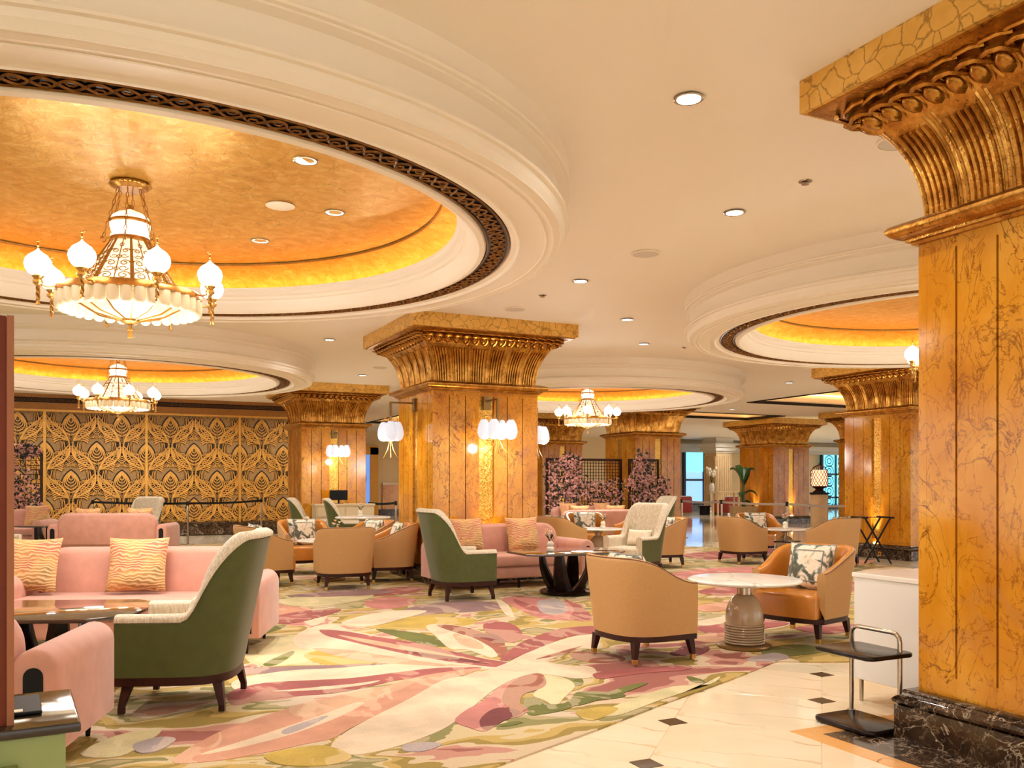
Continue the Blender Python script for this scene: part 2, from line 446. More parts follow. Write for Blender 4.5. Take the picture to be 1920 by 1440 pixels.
xs = sorted({-16, 48} | {h[0] for h in holes} | {h[1] for h in holes}); ys = sorted({-9, 36.4} | {h[2] for h in holes} | {h[3] for h in holes})
b = MB()
for i in range(len(xs)-1):
    for j in range(len(ys)-1):
        mx, my = (xs[i]+xs[i+1])/2, (ys[j]+ys[j+1])/2
        if any(h[0] < mx < h[1] and h[2] < my < h[3] for h in holes): continue
        b.box(xs[i], xs[i+1], ys[j], ys[j+1], CEIL, CEIL+.1)
ceiling = tag(b.build('ceiling', M['ceiling_paint'], smooth=False), 'smooth cream painted ceiling', kind='structure')
for n_, (x0, x1, y0, y1) in enumerate(holes):
    b = MB()
    for (a0, a1, c0, c1) in ((x0-.02,x0+.03,y0,y1),(x1-.03,x1+.02,y0,y1),(x0,x1,y0-.02,y0+.03),(x0,x1,y1-.03,y1+.02)): b.box(a0, a1, c0, c1, CEIL-.02, CEIL+.06)
    tr = b.build('trim_%d' % (n_+1), M['band_dark'], smooth=False); tag(tr, 'dark moulding around a rectangular ceiling coffer', kind='structure')
    w = .35
    b = MB(); b.box(x0-.02, x1+.02, y0-.02, y1+.02, CEIL+.55, CEIL+.6); b.build('coffer_top', M['gold_leaf'], tr, False)
    b = MB()
    for (a0, a1, c0, c1) in ((x0-.06,x0-.02,y0-.06,y1+.06),(x1+.02,x1+.06,y0-.06,y1+.06),(x0-.06,x1+.06,y0-.06,y0-.02),(x0-.06,x1+.06,y1+.02,y1+.06)): b.box(a0, a1, c0, c1, CEIL, CEIL+.6)
    b.build('coffer_side', M['plaster'], tr, False)
    b = MB()
    for (a0, a1, c0, c1) in ((x0,x0+.05,y0,y1),(x1-.05,x1,y0,y1),(x0,x1,y0,y0+.05),(x0,x1,y1-.05,y1)): b.box(a0, a1, c0, c1, CEIL+.28, CEIL+.31)
    b.build('light_strip', M['cove_strip'], tr, False)

WALL_Y = 24.6
b = MB(); b.box(-9, 6.9, WALL_Y+.06, WALL_Y+.3, 0, CEIL)
wall = tag(b.build('wall_back', M['relief_ground'], smooth=False), 'back wall of gilded damask relief panels', kind='structure')
b = MB(); b.box(-9, 6.9, WALL_Y-.06, WALL_Y+.06, .02, .27); b.box(-9, 6.9, WALL_Y-.09, WALL_Y+.06, .27, .33); b.build('dado_base', M['dark_marble'], wall, False)
b = MB(); b.box(-9, 6.9, WALL_Y-.03, WALL_Y+.06, 3.15, 3.20); b.build('gold_rail', M['trim_gold'], wall, False)
b = MB(); b.box(-9, 6.9, WALL_Y-.02, WALL_Y+.06, 3.20, 3.37); b.box(-9, 6.9, WALL_Y-.05, WALL_Y+.06, 3.49, CEIL); b.build('cornice', plain('cornice_wood', '#9a6426', .4, .2, .1, 10), wall, False)
b = MB(); b.box(-9, 6.9, WALL_Y-.03, WALL_Y+.06, 3.37, 3.49); b.build('cornice_band', M['band_dark'], wall, False)
b = MB()
for k in range(140):
    x = -2.6 + k*.066
    b.tube([(x+.024*math.cos(a), WALL_Y-.035, 3.43+.035*math.sin(a)) for a in [i*2*math.pi/8 for i in range(8)]], .006, 4, True)
tag(b.build('cornice_scroll', M['scroll_gold'], wall), kind='stuff')
# the damask motif: one shared mesh of raised strokes on an ogee cell, 1.16 wide and 1.46 high
DW, DH = 1.165, 1.44
def damask(M2):
    def mir(pts): return [(-x, z) for x, z in pts]
    g = MB(); dk = MB()
    def both(mb, pts, w, h):
        mb.ribbon(pts, w, h); mb.ribbon(mir(pts), w, h)
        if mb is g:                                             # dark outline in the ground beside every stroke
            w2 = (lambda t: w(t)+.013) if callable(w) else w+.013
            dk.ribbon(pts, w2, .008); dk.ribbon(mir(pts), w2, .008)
    def bez(p0, p1, p2, p3, n=14):
        out = []
        for i in range(n+1):
            t = i/n; s = 1-t
            out.append(tuple(s*s*s*a + 3*s*s*t*b_ + 3*s*t*t*c + t*t*t*d for a, b_, c, d in zip(p0, p1, p2, p3)))
        return out
    X, Z = DW/2, DH/2
    # big leaves of the ogee: outer stem and inner stem
    o1 = bez((.02,-Z), (.42,-Z+.16), (X+.06,-.38), (X-.06,.02)); o2 = bez((X-.06,.02), (X-.2,.45), (.22,.30), (.015,Z-.02))
    both(g, o1, lambda t: .014+.016*math.sin(math.pi*t), .035); both(g, o2, lambda t: .026*(1-t)+.010, .035)
    i1 = bez((.05,-Z+.05), (.34,-Z+.26), (X-.06,-.36), (X-.16,-.02)); both(g, i1, .013, .03)
    both(dk, bez((.035,-Z), (.27,-Z+.33), (X-.04,-.42), (X-.11,0)), .020, .014)
    both(dk, [(x+.045, z-.01) for x, z in o1], .016, .012); both(dk, [(x-.05, z+.0) for x, z in o2[:-3]], .016, .012)
    for k in range(5): both(dk, [(.10+.09*k, .30-.02*k), (.14+.085*k, .36-.03*k), (.15+.085*k, .42-.06*k)], .012, .012)
    for k in range(4): both(dk, [(.09+.07*k, -.62+.12*k), (.12+.08*k, -.56+.12*k), (.11+.09*k, -.49+.12*k)], .012, .012)
    both(g, [(x-.05, z+.03) for x, z in i1[2:]], .011, .028); both(g, [(x-.085, z+.06) for x, z in i1[4:]], .009, .026)
    both(g, [(x*.80, z+.0) for x, z in o2[:-2]], .009, .03); both(g, [(x*.62, z) for x, z in o2[:-3]], .008, .028)
    # hatching between the stems
    for k in range(3, 13):
        a, c = o1[k], i1[k]; both(g, [a, ((a[0]+c[0])/2, (a[1]+c[1])/2+.012), c], .011, .024)
    # wing feathers reaching out
    for k in range(6):
        z = -.02 + k*.052
        both(g, bez((.20-.012*k, z), (.30, z+.10), (.42, z+.06), (X-.07-.03*k, z+.03+.02*k), 8), lambda t: .019*(1-t)+.006, .028)
    # nested palmette
    for k in range(5):
        s = 1 - k*.19
        both(g, [(x*s, (z+.30)*s-.30+.03*k) for x, z in bez((0,-.56), (.26,-.50), (.24,-.20), (0,-.02), 12)], .016, .03)
    for k in range(4):
        s = 1 - k*.23
        both(g, [(x*s, (z-.42)*s+.42) for x, z in bez((0,.20), (.17,.26), (.13,.48), (0,.60), 10)], .014, .028)
    both(dk, bez((0,-.60), (.30,-.52), (.28,-.18), (0,.02), 12), .016, .014)
    # fan rays under the palmette, scrolls beside it
    for k in range(7):
        a = R(18 + k*22); both(g, [(.05*math.cos(a)+.02, .08+.05*math.sin(a)), (.14*math.cos(a)+.03, .08+.12*math.sin(a))], .012, .025)
    for cx, cz, r0, dr in ((.30,.40,.075,1), (.36,-.30,.06,-1), (.12,-.66,.05,1)):
        both(g, [(cx+dr*r0*(1-.8*i/14)*math.cos(i*.75), cz+r0*(1-.8*i/14)*math.sin(i*.75)) for i in range(15)], .014, .028)
    for k in range(4):
        both(g, bez((.03, -Z+.06+.06*k), (.05, -Z+.16+.06*k), (.09+.02*k, -Z+.2+.05*k), (.10+.02*k, -Z+.14+.05*k), 6), .007, .025)
    return g, dk
g, dk = damask(None)
dam_g = g.mesh('damask_relief'); dam_g.materials.append(M['relief_gold'])
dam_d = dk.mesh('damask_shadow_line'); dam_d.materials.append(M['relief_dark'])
z0_, z1_ = .34, 3.14
strips = [-1.02, 1.31, 3.64, 5.97]
for c in range(-3, 14):
    for r_ in range(-1, 4):
        cx = -1.02 + c*DW/2; cz = 3.14 - .72 - r_*DH + (0 if c % 2 == 0 else -DH/2)
        if cz < -.4 or cx > 6.6: continue
        if cz - DH/2 < z0_-.05 or cz + DH/2 > z1_+.1:
            # trimmed copies at the top and bottom edges of the wall
            for src, nm, mt in ((g, 'damask_relief', 'relief_gold'), (dk, 'damask_shadow_line', 'relief_dark')):
                t2 = MB(); keep = {}
                for f in src.f:
                    if all(z0_ < src.v[i][2]+cz < z1_ for i in f):
                        ids = []
                        for i in f:
                            if i not in keep: keep[i] = len(t2.v); t2.v.append(src.v[i])
                            ids.append(keep[i])
                        t2.f.append(tuple(ids))
                if t2.f: obj(nm, t2.mesh(nm), M[mt], wall, (cx, WALL_Y+.06, cz))
            continue
        obj('damask_relief', dam_g, None, wall, (cx, WALL_Y+.06, cz)); obj('damask_shadow_line', dam_d, None, wall, (cx, WALL_Y+.06, cz))
for x in strips:
    b = MB(); b.box(x-.03, x+.03, WALL_Y-.005, WALL_Y+.07, .33, 3.15); b.build('gold_strip', M['trim_gold'], wall, False)
# far walls
b = MB(); b.box(6.7, 6.9, WALL_Y+.3, 36.2, 0, CEIL); tag(b.build('wall_side', M['wall_paint'], smooth=False), 'cream side wall beyond the damask wall', kind='structure')
b = MB(); b.box(6.9, 48, 36.2, 36.4, 0, CEIL); wf = tag(b.build('wall_far', M['wall_paint'], smooth=False), 'far cream wall with windows and doorway', kind='structure')
b = MB(); b.box(11.2, 26, 36.12, 36.2, .2, 1.33); b.build('wainscot', M['wainscot_marble'], wf, False)
b = MB(); b.box(6.9, 48, 36.08, 36.2, 0, .28); b.build('baseboard_far', M['dark_marble'], wf, False)
b = MB(); b.box(11.2, 26, 36.08, 36.2, 1.33, 1.42); b.build('chair_rail', M['plaster'], wf, False)
b = MB(); b.box(26, 48, 35.4, 36.2, 3.1, 3.35); b.box(26, 48, 35.7, 36.2, 2.95, 3.1); b.build('soffit', M['soffit_grey'], wf, False)
def add_door(x0, x1, zt):
    d = MB(); d.box(x0, x1, 36.05, 36.1, .02, zt); o = tag(d.build('door_1', M['door_blue'], smooth=False), 'tall doorway open to cool blue daylight', kind='structure')
    d = MB(); d.box(x0-.3, x0, 35.95, 36.2, 0, zt+.3); d.box(x1, x1+.35, 35.95, 36.2, 0, zt+.3); d.box(x0-.3, x1+.35, 35.95, 36.2, zt, zt+.35); d.build('door_frame', M['trim_gold'], o, False)
    d = MB(); d.box(x0, x0+.12, 35.98, 36.1, .02, zt); d.build('door_leaf', M['window_frame'], o, False)
add_door(10.15, 10.62, 2.6)
def add_window(n_, x0, x1, z0, z1, lab, tracery):
    d = MB(); d.box(x0, x1, 36.08, 36.12, z0, z1); o = tag(d.build('window_%d' % n_, M['pane_cyan'] if tracery else M['pane_blue'], smooth=False), lab, kind='structure')
    if not tracery:
        d = MB(); d.box(x0, x1, 36.04, 36.1, 2.0, z1); d.build('upper_pane', M['pane_cyan'], o, False)
    d = MB()
    for a0, a1, c0, c1 in ((x0-.12,x0,z0,z1),(x1,x1+.12,z0,z1),(x0-.12,x1+.12,z1,z1+.1),(x0-.12,x1+.12,z0-.1,z0)): d.box(a0, a1, 35.98, 36.14, c0, c1)
    d.box((x0+x1)/2-.05, (x0+x1)/2+.05, 36.0, 36.1, z0, z1) if tracery else None
    for zz in ([z0+(z1-z0)*f for f in ((.18,.62) if tracery else (.45,))]): d.box(x0, x1, 36.0, 36.1, zz-.05, zz+.05)
    d.build('window_frame', M['window_frame'], o, False)
    if tracery:
        d = MB()
        for s in (0, 1):
            xc = x0 + (x1-x0)*(.25+.5*s); rr = (x1-x0)*.17
            for k in range(int((z1-z0)/(rr*1.7))):
                zc = z0 + rr*(1+k*1.7)
                for d0 in (0, 1): d.tube([(xc+(rr*(.95 if d0 else .45))*math.cos(a), 36.04, zc+(rr*(.95 if d0 else .45))*math.sin(a)) for a in [i*math.pi/5 for i in range(10)]], .028, 4, True)
        d.build('tracery', M['window_frame'], o)
add_window(1, 26.9, 28.0, .4, 3.0, 'tall window with cyan upper pane beside the fluted column', False)
add_window(2, 36.1, 38.0, .1, 3.0, 'wide cyan window with looping tracery behind the table lamp', True)

# ------------------------------------------------------------------ ceiling rings with cove-lit gold domes
def ring(cx, cy, label, fine):
    root = thing('ceiling_ring', label, 'ceiling ring', (cx, cy, 0), 0, 'round coffers of the ceiling')
    N = 128 if fine else 96
    MB().lathe([(3.228,CEIL),(3.216,3.50),(3.214,3.464),(3.234,3.460),(3.240,3.447),(3.234,3.434),(3.212,3.430),(3.21,3.42),(3.16,3.40),(3.14,3.36),(3.134,3.31),(3.144,3.262),(3.172,3.246),(3.198,3.242),(3.2,3.234),
                (3.224,3.230),(3.230,3.217),(3.224,3.204),(3.2,3.20),(3.194,3.165),(3.17,3.13),(3.115,3.11)], N, cap=False).build('drum', M['plaster'], root, True, 24)
    MB().lathe([(3.115,3.11),(3.10,3.115),(2.90,3.115),(2.885,3.105),(2.86,3.10),(2.845,3.115),(2.81,3.118),(2.80,3.13)], N, cap=False).build('soffit', M['plaster'], root)
    MB().lathe([(2.80,3.13),(2.62,3.13)], N, cap=False).build('trim_band', M['band_dark'], root)
    for r0_, z0_ in ((3.165,3.128),(3.06,3.113),(2.865,3.102)):
        MB().tube([(r0_*math.cos(a), r0_*math.sin(a), z0_) for a in [2*math.pi*i/N for i in range(N)]], .013 if z0_ > 3.2 else .008, 6, True).build('moulding_bead', M['plaster'], root)
    sc = MB(); n_ = 150 if fine else 90
    for ph in (0, math.pi):
        sc.tube([((2.71+.05*math.sin(n_/2*a+ph))*math.cos(a), (2.71+.05*math.sin(n_/2*a+ph))*math.sin(a), 3.122) for a in [2*math.pi*i/(n_*5) for i in range(n_*5)]], .0085, 4, True)
    for r_ in (2.635, 2.787): sc.tube([(r_*math.cos(a), r_*math.sin(a), 3.124) for a in [2*math.pi*i/N for i in range(N)]], .008, 4, True)
    if fine:
        for k in range(n_):
            a0 = 2*math.pi*(k+.5)/n_; rr = 2.71 + (.022 if k % 2 else -.022)
            sc.tube([(rr*math.cos(a0)+.024*math.cos(t_), rr*math.sin(a0)+.024*math.sin(t_), 3.12) for t_ in [i*math.pi/3 for i in range(6)]], .006, 4, True)
    tag(sc.build('scrollwork', M['scroll_gold'], root), kind='stuff')
    MB().lathe([(2.62,3.13),(2.61,3.108),(2.57,3.10),(2.545,3.115),(2.52,3.14),(2.50,3.17),(2.475,3.20),(2.475,3.215),(2.455,3.225),(2.45,3.25),(2.43,3.262),(2.425,3.30),(2.405,3.315),(2.40,3.33),(2.45,3.335),(2.47,3.26),(2.66,3.25)], N, cap=False).build('cornice', M['plaster'], root)
    MB().lathe([(2.66,3.25),(2.66,3.34),(2.64,3.40),(2.58,3.46),(2.48,3.51),(2.38,3.535),(2.31,3.54)], N, cap=False).build('cove', M['gold_leaf'], root)
    MB().lathe([(2.33,3.545),(2.32,3.53),(2.305,3.53),(2.295,3.545)], N, cap=False).build('bead', M['antique_brass'], root)
    MB().lathe([(2.31,3.55),(1.2,3.562),(0.001,3.565)], N, cap=False).build('gold_ceiling', M['gold_leaf'], root)
    MB().tube([(2.55*math.cos(a), 2.55*math.sin(a), 3.28) for a in [2*math.pi*i/64 for i in range(64)]], .02, 5, True).build('light_strip', M['cove_strip'], root)
    return root
RINGS = [(.265, 7.06, 'huge round ceiling ring at upper left with a dark scrollwork band', True),
         (9.2, 6.95, 'round ceiling ring partly hidden behind the right marble pillar', True),
         (9.49, 16.1, 'round ceiling ring above the flower screen behind the central pillar', False),
         (.42, 16.15, 'round ceiling ring hanging before the damask wall', False)]
for r_ in RINGS: ring(*r_)

# ------------------------------------------------------------------ chandeliers
def make_chandelier():
    root = thing('chandelier', 'x', 'chandelier', (0,0,0), 0, 'brass chandeliers under the ceiling rings')
    MB().lathe([(.0,3.56),(.135,3.56),(.14,3.545),(.125,3.53),(.11,3.525),(.10,3.515),(.0,3.515)], 28, cap=False).build('canopy', M['antique_brass'], root)
    rope = MB().tube([((.135+.006*math.cos(i*1.9))*math.cos(2*math.pi*i/80), (.135+.006*math.cos(i*1.9))*math.sin(2*math.pi*i/80), 3.545) for i in range(80)], .008, 5, True); rope.build('rope_edge', M['brass'], root)
    for k in range(6):                                          # six chains of links
        a = 2*math.pi*k/6+.3; c = MB(); p0 = Vector((.085*math.cos(a), .085*math.sin(a), 3.515)); p1 = Vector((.19*math.cos(a), .19*math.sin(a), 3.13)); d = p1-p0; L = d.length; d.normalize()
        s = d.cross(Vector((0,0,1))); s.normalize(); u = s.cross(d); nl = 9
        for i in range(nl):
            cc = p0 + d*L*(i+.5)/nl; sd = s if i % 2 else u
            c.tube([cc + d*.025*math.cos(t_) + sd*.009*math.sin(t_) for t_ in [j*math.pi/4 for j in range(8)]], .0032, 4, True)
        c.tube([p1 + Vector((.018*math.cos(a)*math.cos(t_), .018*math.sin(a)*math.cos(t_), -.01+.02*math.sin(t_))) for t_ in [j*.7 for j in range(8)]], .005, 5)
        c.tube([p1, Vector((.13*math.cos(a), .13*math.sin(a), 3.14))], .005, 5)
        c.build('chain', M['antique_brass'], root)
    dome = MB().lathe([(.02,3.40),(.05,3.385),(.09,3.37),(.125,3.345),(.14,3.31),(.14,3.27),(.13,3.235),(.118,3.22),(.135,3.205),(.137,3.19),(.12,3.18)], 28).build('dome_shade', M['dome_glow'], root)
    MB().lathe([(.142,3.315),(.1445,3.31),(.1445,3.295),(.142,3.29)], 28, cap=False).build('gold_band', M['brass'], dome)
    MB().lathe([(.0,3.44),(.012,3.435),(.012,3.42),(.025,3.41),(.025,3.40),(.0,3.398)], 10, cap=False).build('dome_finial', M['antique_brass'], dome)
    MB().lathe([(.13,3.19),(.14,3.185),(.14,3.165),(.125,3.155)], 28, cap=False).build('collar', M['antique_brass'], root)
    r0, r1, z0, z1 = .34, .125, 2.86, 3.23
    def lattice(w0, w1, H):
        m = MB()
        def half(z): return (w0 + (w1-w0)*z/H)/2
        for z in (.065, .165, .265):
            sc_ = half(z)/half(0)
            for s in (-1, 1):
                m.ribbon([(s*(.045+.035*(1-.75*i/12)*math.cos(i*.7))*sc_*1.5, z+.035*(1-.75*i/12)*math.sin(i*.7)*sc_) for i in range(13)], .0038, .006)
                m.ribbon([(s*(.045+.035*(1-.75*i/12)*math.cos(i*.7))*sc_*1.5, z-.045-.03*(1-.75*i/12)*math.sin(i*.7)*sc_) for i in range(10)], .0034, .006)
        m.ribbon([(0, .005), (0, H-.005)], .004, .006)
        for z in (.02, .115, .215, .315):
            m.ribbon([(.014*math.cos(a), z+.016*math.sin(a)) for a in [i*math.pi/4 for i in range(9)]], .003, .006)
        return m
    for k in range(8):
        a = 2*math.pi*(k+.5)/8; n = 8; half0 = r0*math.tan(math.pi/n)*.97; half1 = r1*math.tan(math.pi/n)*.97
        ap0 = r0*math.cos(math.pi/n)*1.03; ap1 = r1*math.cos(math.pi/n)*1.03
        ca, sa = math.cos(a), math.sin(a)
        def P(x, z, off=0):
            f = (z)/(z1-z0); rr = ap0+(ap1-ap0)*f + off
            return (rr*ca - x*sa, rr*sa + x*ca, z0+z)
        pn = MB().add([P(-half0,0), P(half0,0), P(half1,z1-z0), P(-half1,z1-z0)], [(0,1,2,3)]).build('glass_panel', M['panel_glow'], root, False)
        lt = lattice(half0*1.7, half1*1.7, z1-z0)
        lt.v = [P(x, z, -y+.003) for x, y, z in lt.v]; lt.build('filigree', M['antique_brass'], pn)
        a2 = 2*math.pi*k/8
        MB().tube([(r0*math.cos(a2)*1.04, r0*math.sin(a2)*1.04, z0), (r1*math.cos(a2)*1.04, r1*math.sin(a2)*1.04, z1)], .014, 5, radii=[.017,.009]).build('rib', M['antique_brass'], root)
    MB().lathe([(.33,2.87),(.49,2.865),(.50,2.85),(.50,2.815),(.485,2.81),(.44,2.82),(.44,2.845),(.33,2.85)], 48, cap=False).build('rim', M['antique_brass'], root)
    dm = MB().lathe([(.001,-.115),(.018,-.112),(.033,-.10),(.041,-.08),(.041,0),(.001,0)], 10, cap=False).mesh('glass_drop'); dm.materials.append(M['frosted'])
    for k in range(34):
        a = 2*math.pi*k/34; obj('glass_drop', dm, None, root, (.462*math.cos(a), .462*math.sin(a), 2.815))
    for k in range(12):
        a = 2*math.pi*k/12; b_ = 2*math.pi*(k+1)/12
        MB().add([(.40*math.cos(a),.40*math.sin(a),2.80),(.40*math.cos(b_),.40*math.sin(b_),2.80),(.23*math.cos(b_),.23*math.sin(b_),2.70),(.23*math.cos(a),.23*math.sin(a),2.70),(.05*math.cos(b_),.05*math.sin(b_),2.655),(.05*math.cos(a),.05*math.sin(a),2.655)],
                 [(0,1,2,3),(3,2,4,5)]).build('bowl_panel', M['bowl_glow'], root, False)
        MB().tube([(.405*math.cos(a),.405*math.sin(a),2.80),(.235*math.cos(a),.235*math.sin(a),2.697),(.05*math.cos(a),.05*math.sin(a),2.65)], .006, 5).build('bowl_rib', M['antique_brass'], root)
    MB().lathe([(.0,2.66),(.075,2.665),(.07,2.645),(.04,2.63),(.012,2.622),(.012,2.60),(.028,2.595),(.028,2.585),(.012,2.578),(.016,2.545),(.022,2.53),(.0,2.525)], 16, cap=False).build('bottom_finial', M['antique_brass'], root)
    # eight lantern arms
    gm = MB().lathe([(.001,.115),(.012,.10),(.03,.085),(.06,.065),(.082,.035),(.088,.005),(.08,-.03),(.06,-.058),(.035,-.072),(.001,-.072)], 18, cap=False).mesh('globe'); gm.materials.append(M['globe_glow'])
    cm = MB().lathe([(.038,-.07),(.042,-.078),(.03,-.09),(.024,-.10),(.034,-.11),(.034,-.125),(.018,-.14),(.0,-.145)], 14, cap=False).mesh('cup'); cm.materials.append(M['brass'])
    fm = MB(); fm.lathe([(.001,.16),(.004,.155),(.004,.14),(.010,.132),(.004,.124),(.008,.115),(.001,.11)], 8, cap=False)
    fm.tube([(.016*math.cos(t_), 0, .176+.016*math.sin(t_)) for t_ in [R(d_) for d_ in range(150, 400, 25)]], .003, 4); fm = fm.mesh('crescent_finial'); fm.materials.append(M['brass'])
    tm = MB()
    for s in (0, 2.1, 4.2): tm.tube([(.009*math.cos(s+i*.6), .009*math.sin(s+i*.6), -.14-.012*i) for i in range(10)], .006, 4)
    tm.lathe([(.008,-.25),(.018,-.275),(.0,-.28)], 8, cap=False); tm = tm.mesh('tassel'); tm.materials.append(M['antique_brass'])
    for k in range(8):
        a = 2*math.pi*(k+.31)/8; x, y = .61*math.cos(a), .61*math.sin(a)
        ar = MB().tube([(.49*math.cos(a), .49*math.sin(a), 2.84), (.55*math.cos(a), .55*math.sin(a), 2.825), (.60*math.cos(a), .60*math.sin(a), 2.838)], .007, 5).build('lantern_arm', M['antique_brass'], root)
        for nm, me in (('globe', gm), ('cup', cm), ('crescent_finial', fm), ('tassel', tm)): obj(nm, me, None, ar, (x, y, 2.97))
    for o in root.children:
        n_ = o.name.split('.')[0]
        if n_ in ('canopy', 'rope_edge', 'chain'): continue
        o.location.z -= .03 if n_ in ('dome_shade', 'collar') else .10
    return root
CH = make_chandelier()
for (x, y, lab) in ((.265, 7.06, 'large brass chandelier with white globes under the huge upper left ring'), (.42, 16.15, 'brass chandelier with white globes hanging before the damask wall'),
                    (9.49, 16.1, 'brass chandelier with white globes between the central pillar and flower screen'), (9.2, 6.95, 'brass chandelier hidden behind the right marble pillar, one globe showing')):
    place(CH, USED, (x, y, 0), 0, lab)
    lamp('POINT', (x, y, 2.0), 78, WARM, .3, name='chandelier_light')

# ------------------------------------------------------------------ pillars
NECK = 2.62; AB0 = 3.40
def off_(t): return .425*(1-math.sqrt(max(0, 1-(.985*t)**2)))
def pillar(x0, y0, sx, sy, label, faces='WS', fine=0, carved='', glow=''):
    root = thing('marble_pillar', label, 'pillar', (x0+sx/2, y0+sy/2, 0), 0, 'marble pillars with gilded capitals')
    FR = {'S': (Vector((1,0,0)), Vector((0,-1,0)), sx, sy/2), 'W': (Vector((0,-1,0)), Vector((-1,0,0)), sy, sx/2), 'E': (Vector((0,1,0)), Vector((1,0,0)), sy, sx/2), 'N': (Vector((-1,0,0)), Vector((0,1,0)), sx, sy/2)}
    hx_, hy_ = sx/2, sy/2
    MB().box(-hx_+.045, hx_-.045, -hy_+.045, hy_-.045, 0, NECK+.05).build('core', M['pillar_core'], root, False)
    def fbox(mb, k, u0, u1, o0, o1, z0, z1):
        U, Nn, w, d = FR[k]
        P = [U*u + Nn*(d+o) + Vector((0,0,z)) for z in (z0, z1) for u, o in ((u0,o0),(u1,o0),(u1,o1),(u0,o1))]
        mb.add(P, [(0,3,2,1),(4,5,6,7),(0,1,5,4),(1,2,6,5),(2,3,7,6),(3,0,4,7)])
    for k, (U, Nn, w, d) in FR.items():
        for f0, f1 in ((-.5,-.35),(-.35,-.2),(-.2,-.068),(.068,.2),(.2,.35),(.35,.5)):
            b = MB(); g0 = 0 if f0 == -.5 else .006; g1 = 0 if f1 == .5 else .006
            e_ = .051 if k in 'WE' else 0; fbox(b, k, max(f0*w+g0, -w/2+e_), min(f1*w-g1, w/2-e_), -.05, 0, .2, NECK+.03)
            pn = b.build('marble_panel', M['carved_gold'] if k in carved else M['gold_marble'], root, False)
            # small fillers close the joints at the foot and head, as the grooves stop short
        b = MB(); e_ = .0; fbox(b, k, -.5*w+.052, .5*w-.052, -.049, -.001, .2, .36); fbox(b, k, -.5*w+.052, .5*w-.052, -.049, -.001, NECK-.06, NECK+.03)
        b.build('panel_rail', M['carved_gold'] if k in carved else M['gold_marble'], root, False)
        b = MB(); fbox(b, k, -.068*w, .068*w, -.05, -.03, .2, NECK+.03); b.build('mosaic_strip', M['mosaic'], root, False)
        if k in carved:
            for s in (-1, 1):
                for r_ in range(3):
                    cu = s*.28*w; cz = .85 + r_*.72
                    mm = MB(); mm.v = [U*(cu + v[0]*.38) + Nn*(d - v[1]*.5) + Vector((0,0,cz + v[2]*.5)) for v in g.v]; mm.f = list(g.f)
                    mm.build('carved_relief', M['carved_gold'], root)
    def loop(zs):
        m = MB(); n = len(zs)
        for o, z in zs: m.v += [(-hx_-o,-hy_-o,z),(hx_+o,-hy_-o,z),(hx_+o,hy_+o,z),(-hx_-o,hy_+o,z)]
        for k in range(n-1):
            for i in range(4): j = (i+1) % 4; m.f.append((k*4+i, k*4+j, k*4+4+j, k*4+4+i))
        return m
    loop([(.0,0),(.085,0),(.085,.175),(.07,.178)]).build('plinth', M['dark_marble'], root, True, 30)
    loop([(.07,.176),(.075,.18),(.092,.19),(.095,.205),(.08,.22),(.06,.228),(.055,.24),(.062,.25),(.05,.258),(-.03,.26)]).build('base_moulding', M['dark_marble'], root, True, 30)
    loop([(-.03,NECK-.005),(.022,NECK-.002),(.03,NECK+.012),(.046,NECK+.016),(.05,NECK+.028),(.075,NECK+.034),(.10,NECK+.048),(.118,NECK+.068),(.120,NECK+.086),(.108,NECK+.102),(.08,NECK+.115),(.045,NECK+.124),(.02,NECK+.13),(-.02,NECK+.134)]).build('necking', M['capital_gold'], root, True, 40)
    zb, zt = NECK+.12, AB0-.03
    zz = lambda t: zb+(zt-zb)*t
    prof = [(off_(t)-.02, zz(t)) for t in [0,.1,.2,.3,.4,.5,.58,.66,.74,.8,.86,.91,.95,.98,1.0]]
    bell = loop(prof + [(.375, AB0-.02), (.395,AB0-.012), (.395, AB0)]).build('bell', M['capital_gold'], root, True, 40)
    loop([(-.2, AB0-.002),(.425, AB0-.002),(.425, CEIL),(-.2, CEIL)]).build('abacus', M['abacus_gold'], root, False)
    def S(k, u, t, e=0.0):
        U, Nn, w, d = FR[k]; o = off_(t)-.02
        return U*u*(1+2*o/w) + Nn*(d+o+e) + Vector((0,0,zz(t)))
    ts = [.03,.12,.22,.32,.42,.5,.58,.65,.71]
    joined = MB()
    for k, (U, Nn, w, d) in FR.items():
        gw = w/6
        for gi in range(6):
            uc = -w/2 + gw*(gi+.5); grp = MB()
            for ri in range(5):
                u = uc + (ri-2)*gw*.135
                if fine >= 2 and k in faces:
                    MB().tube([S(k, u, t, .004) for t in ts], .0165, 6).build('reed', M['capital_gold'], bell)
                else: grp.tube([S(k, u, t, .004) for t in ts], .0165, 5 if fine else 4)
            for s in (-.42, .42): grp.tube([S(k, uc+s*gw, t, .002) for t in ts+[.78]], .009, 4)
            if fine and k in faces: grp.build('reed_group', M['capital_gold'], bell)
            else: joined.v_off = 0; joined.add(grp.v, grp.f)
    # egg row and leaf row
    ne = 15
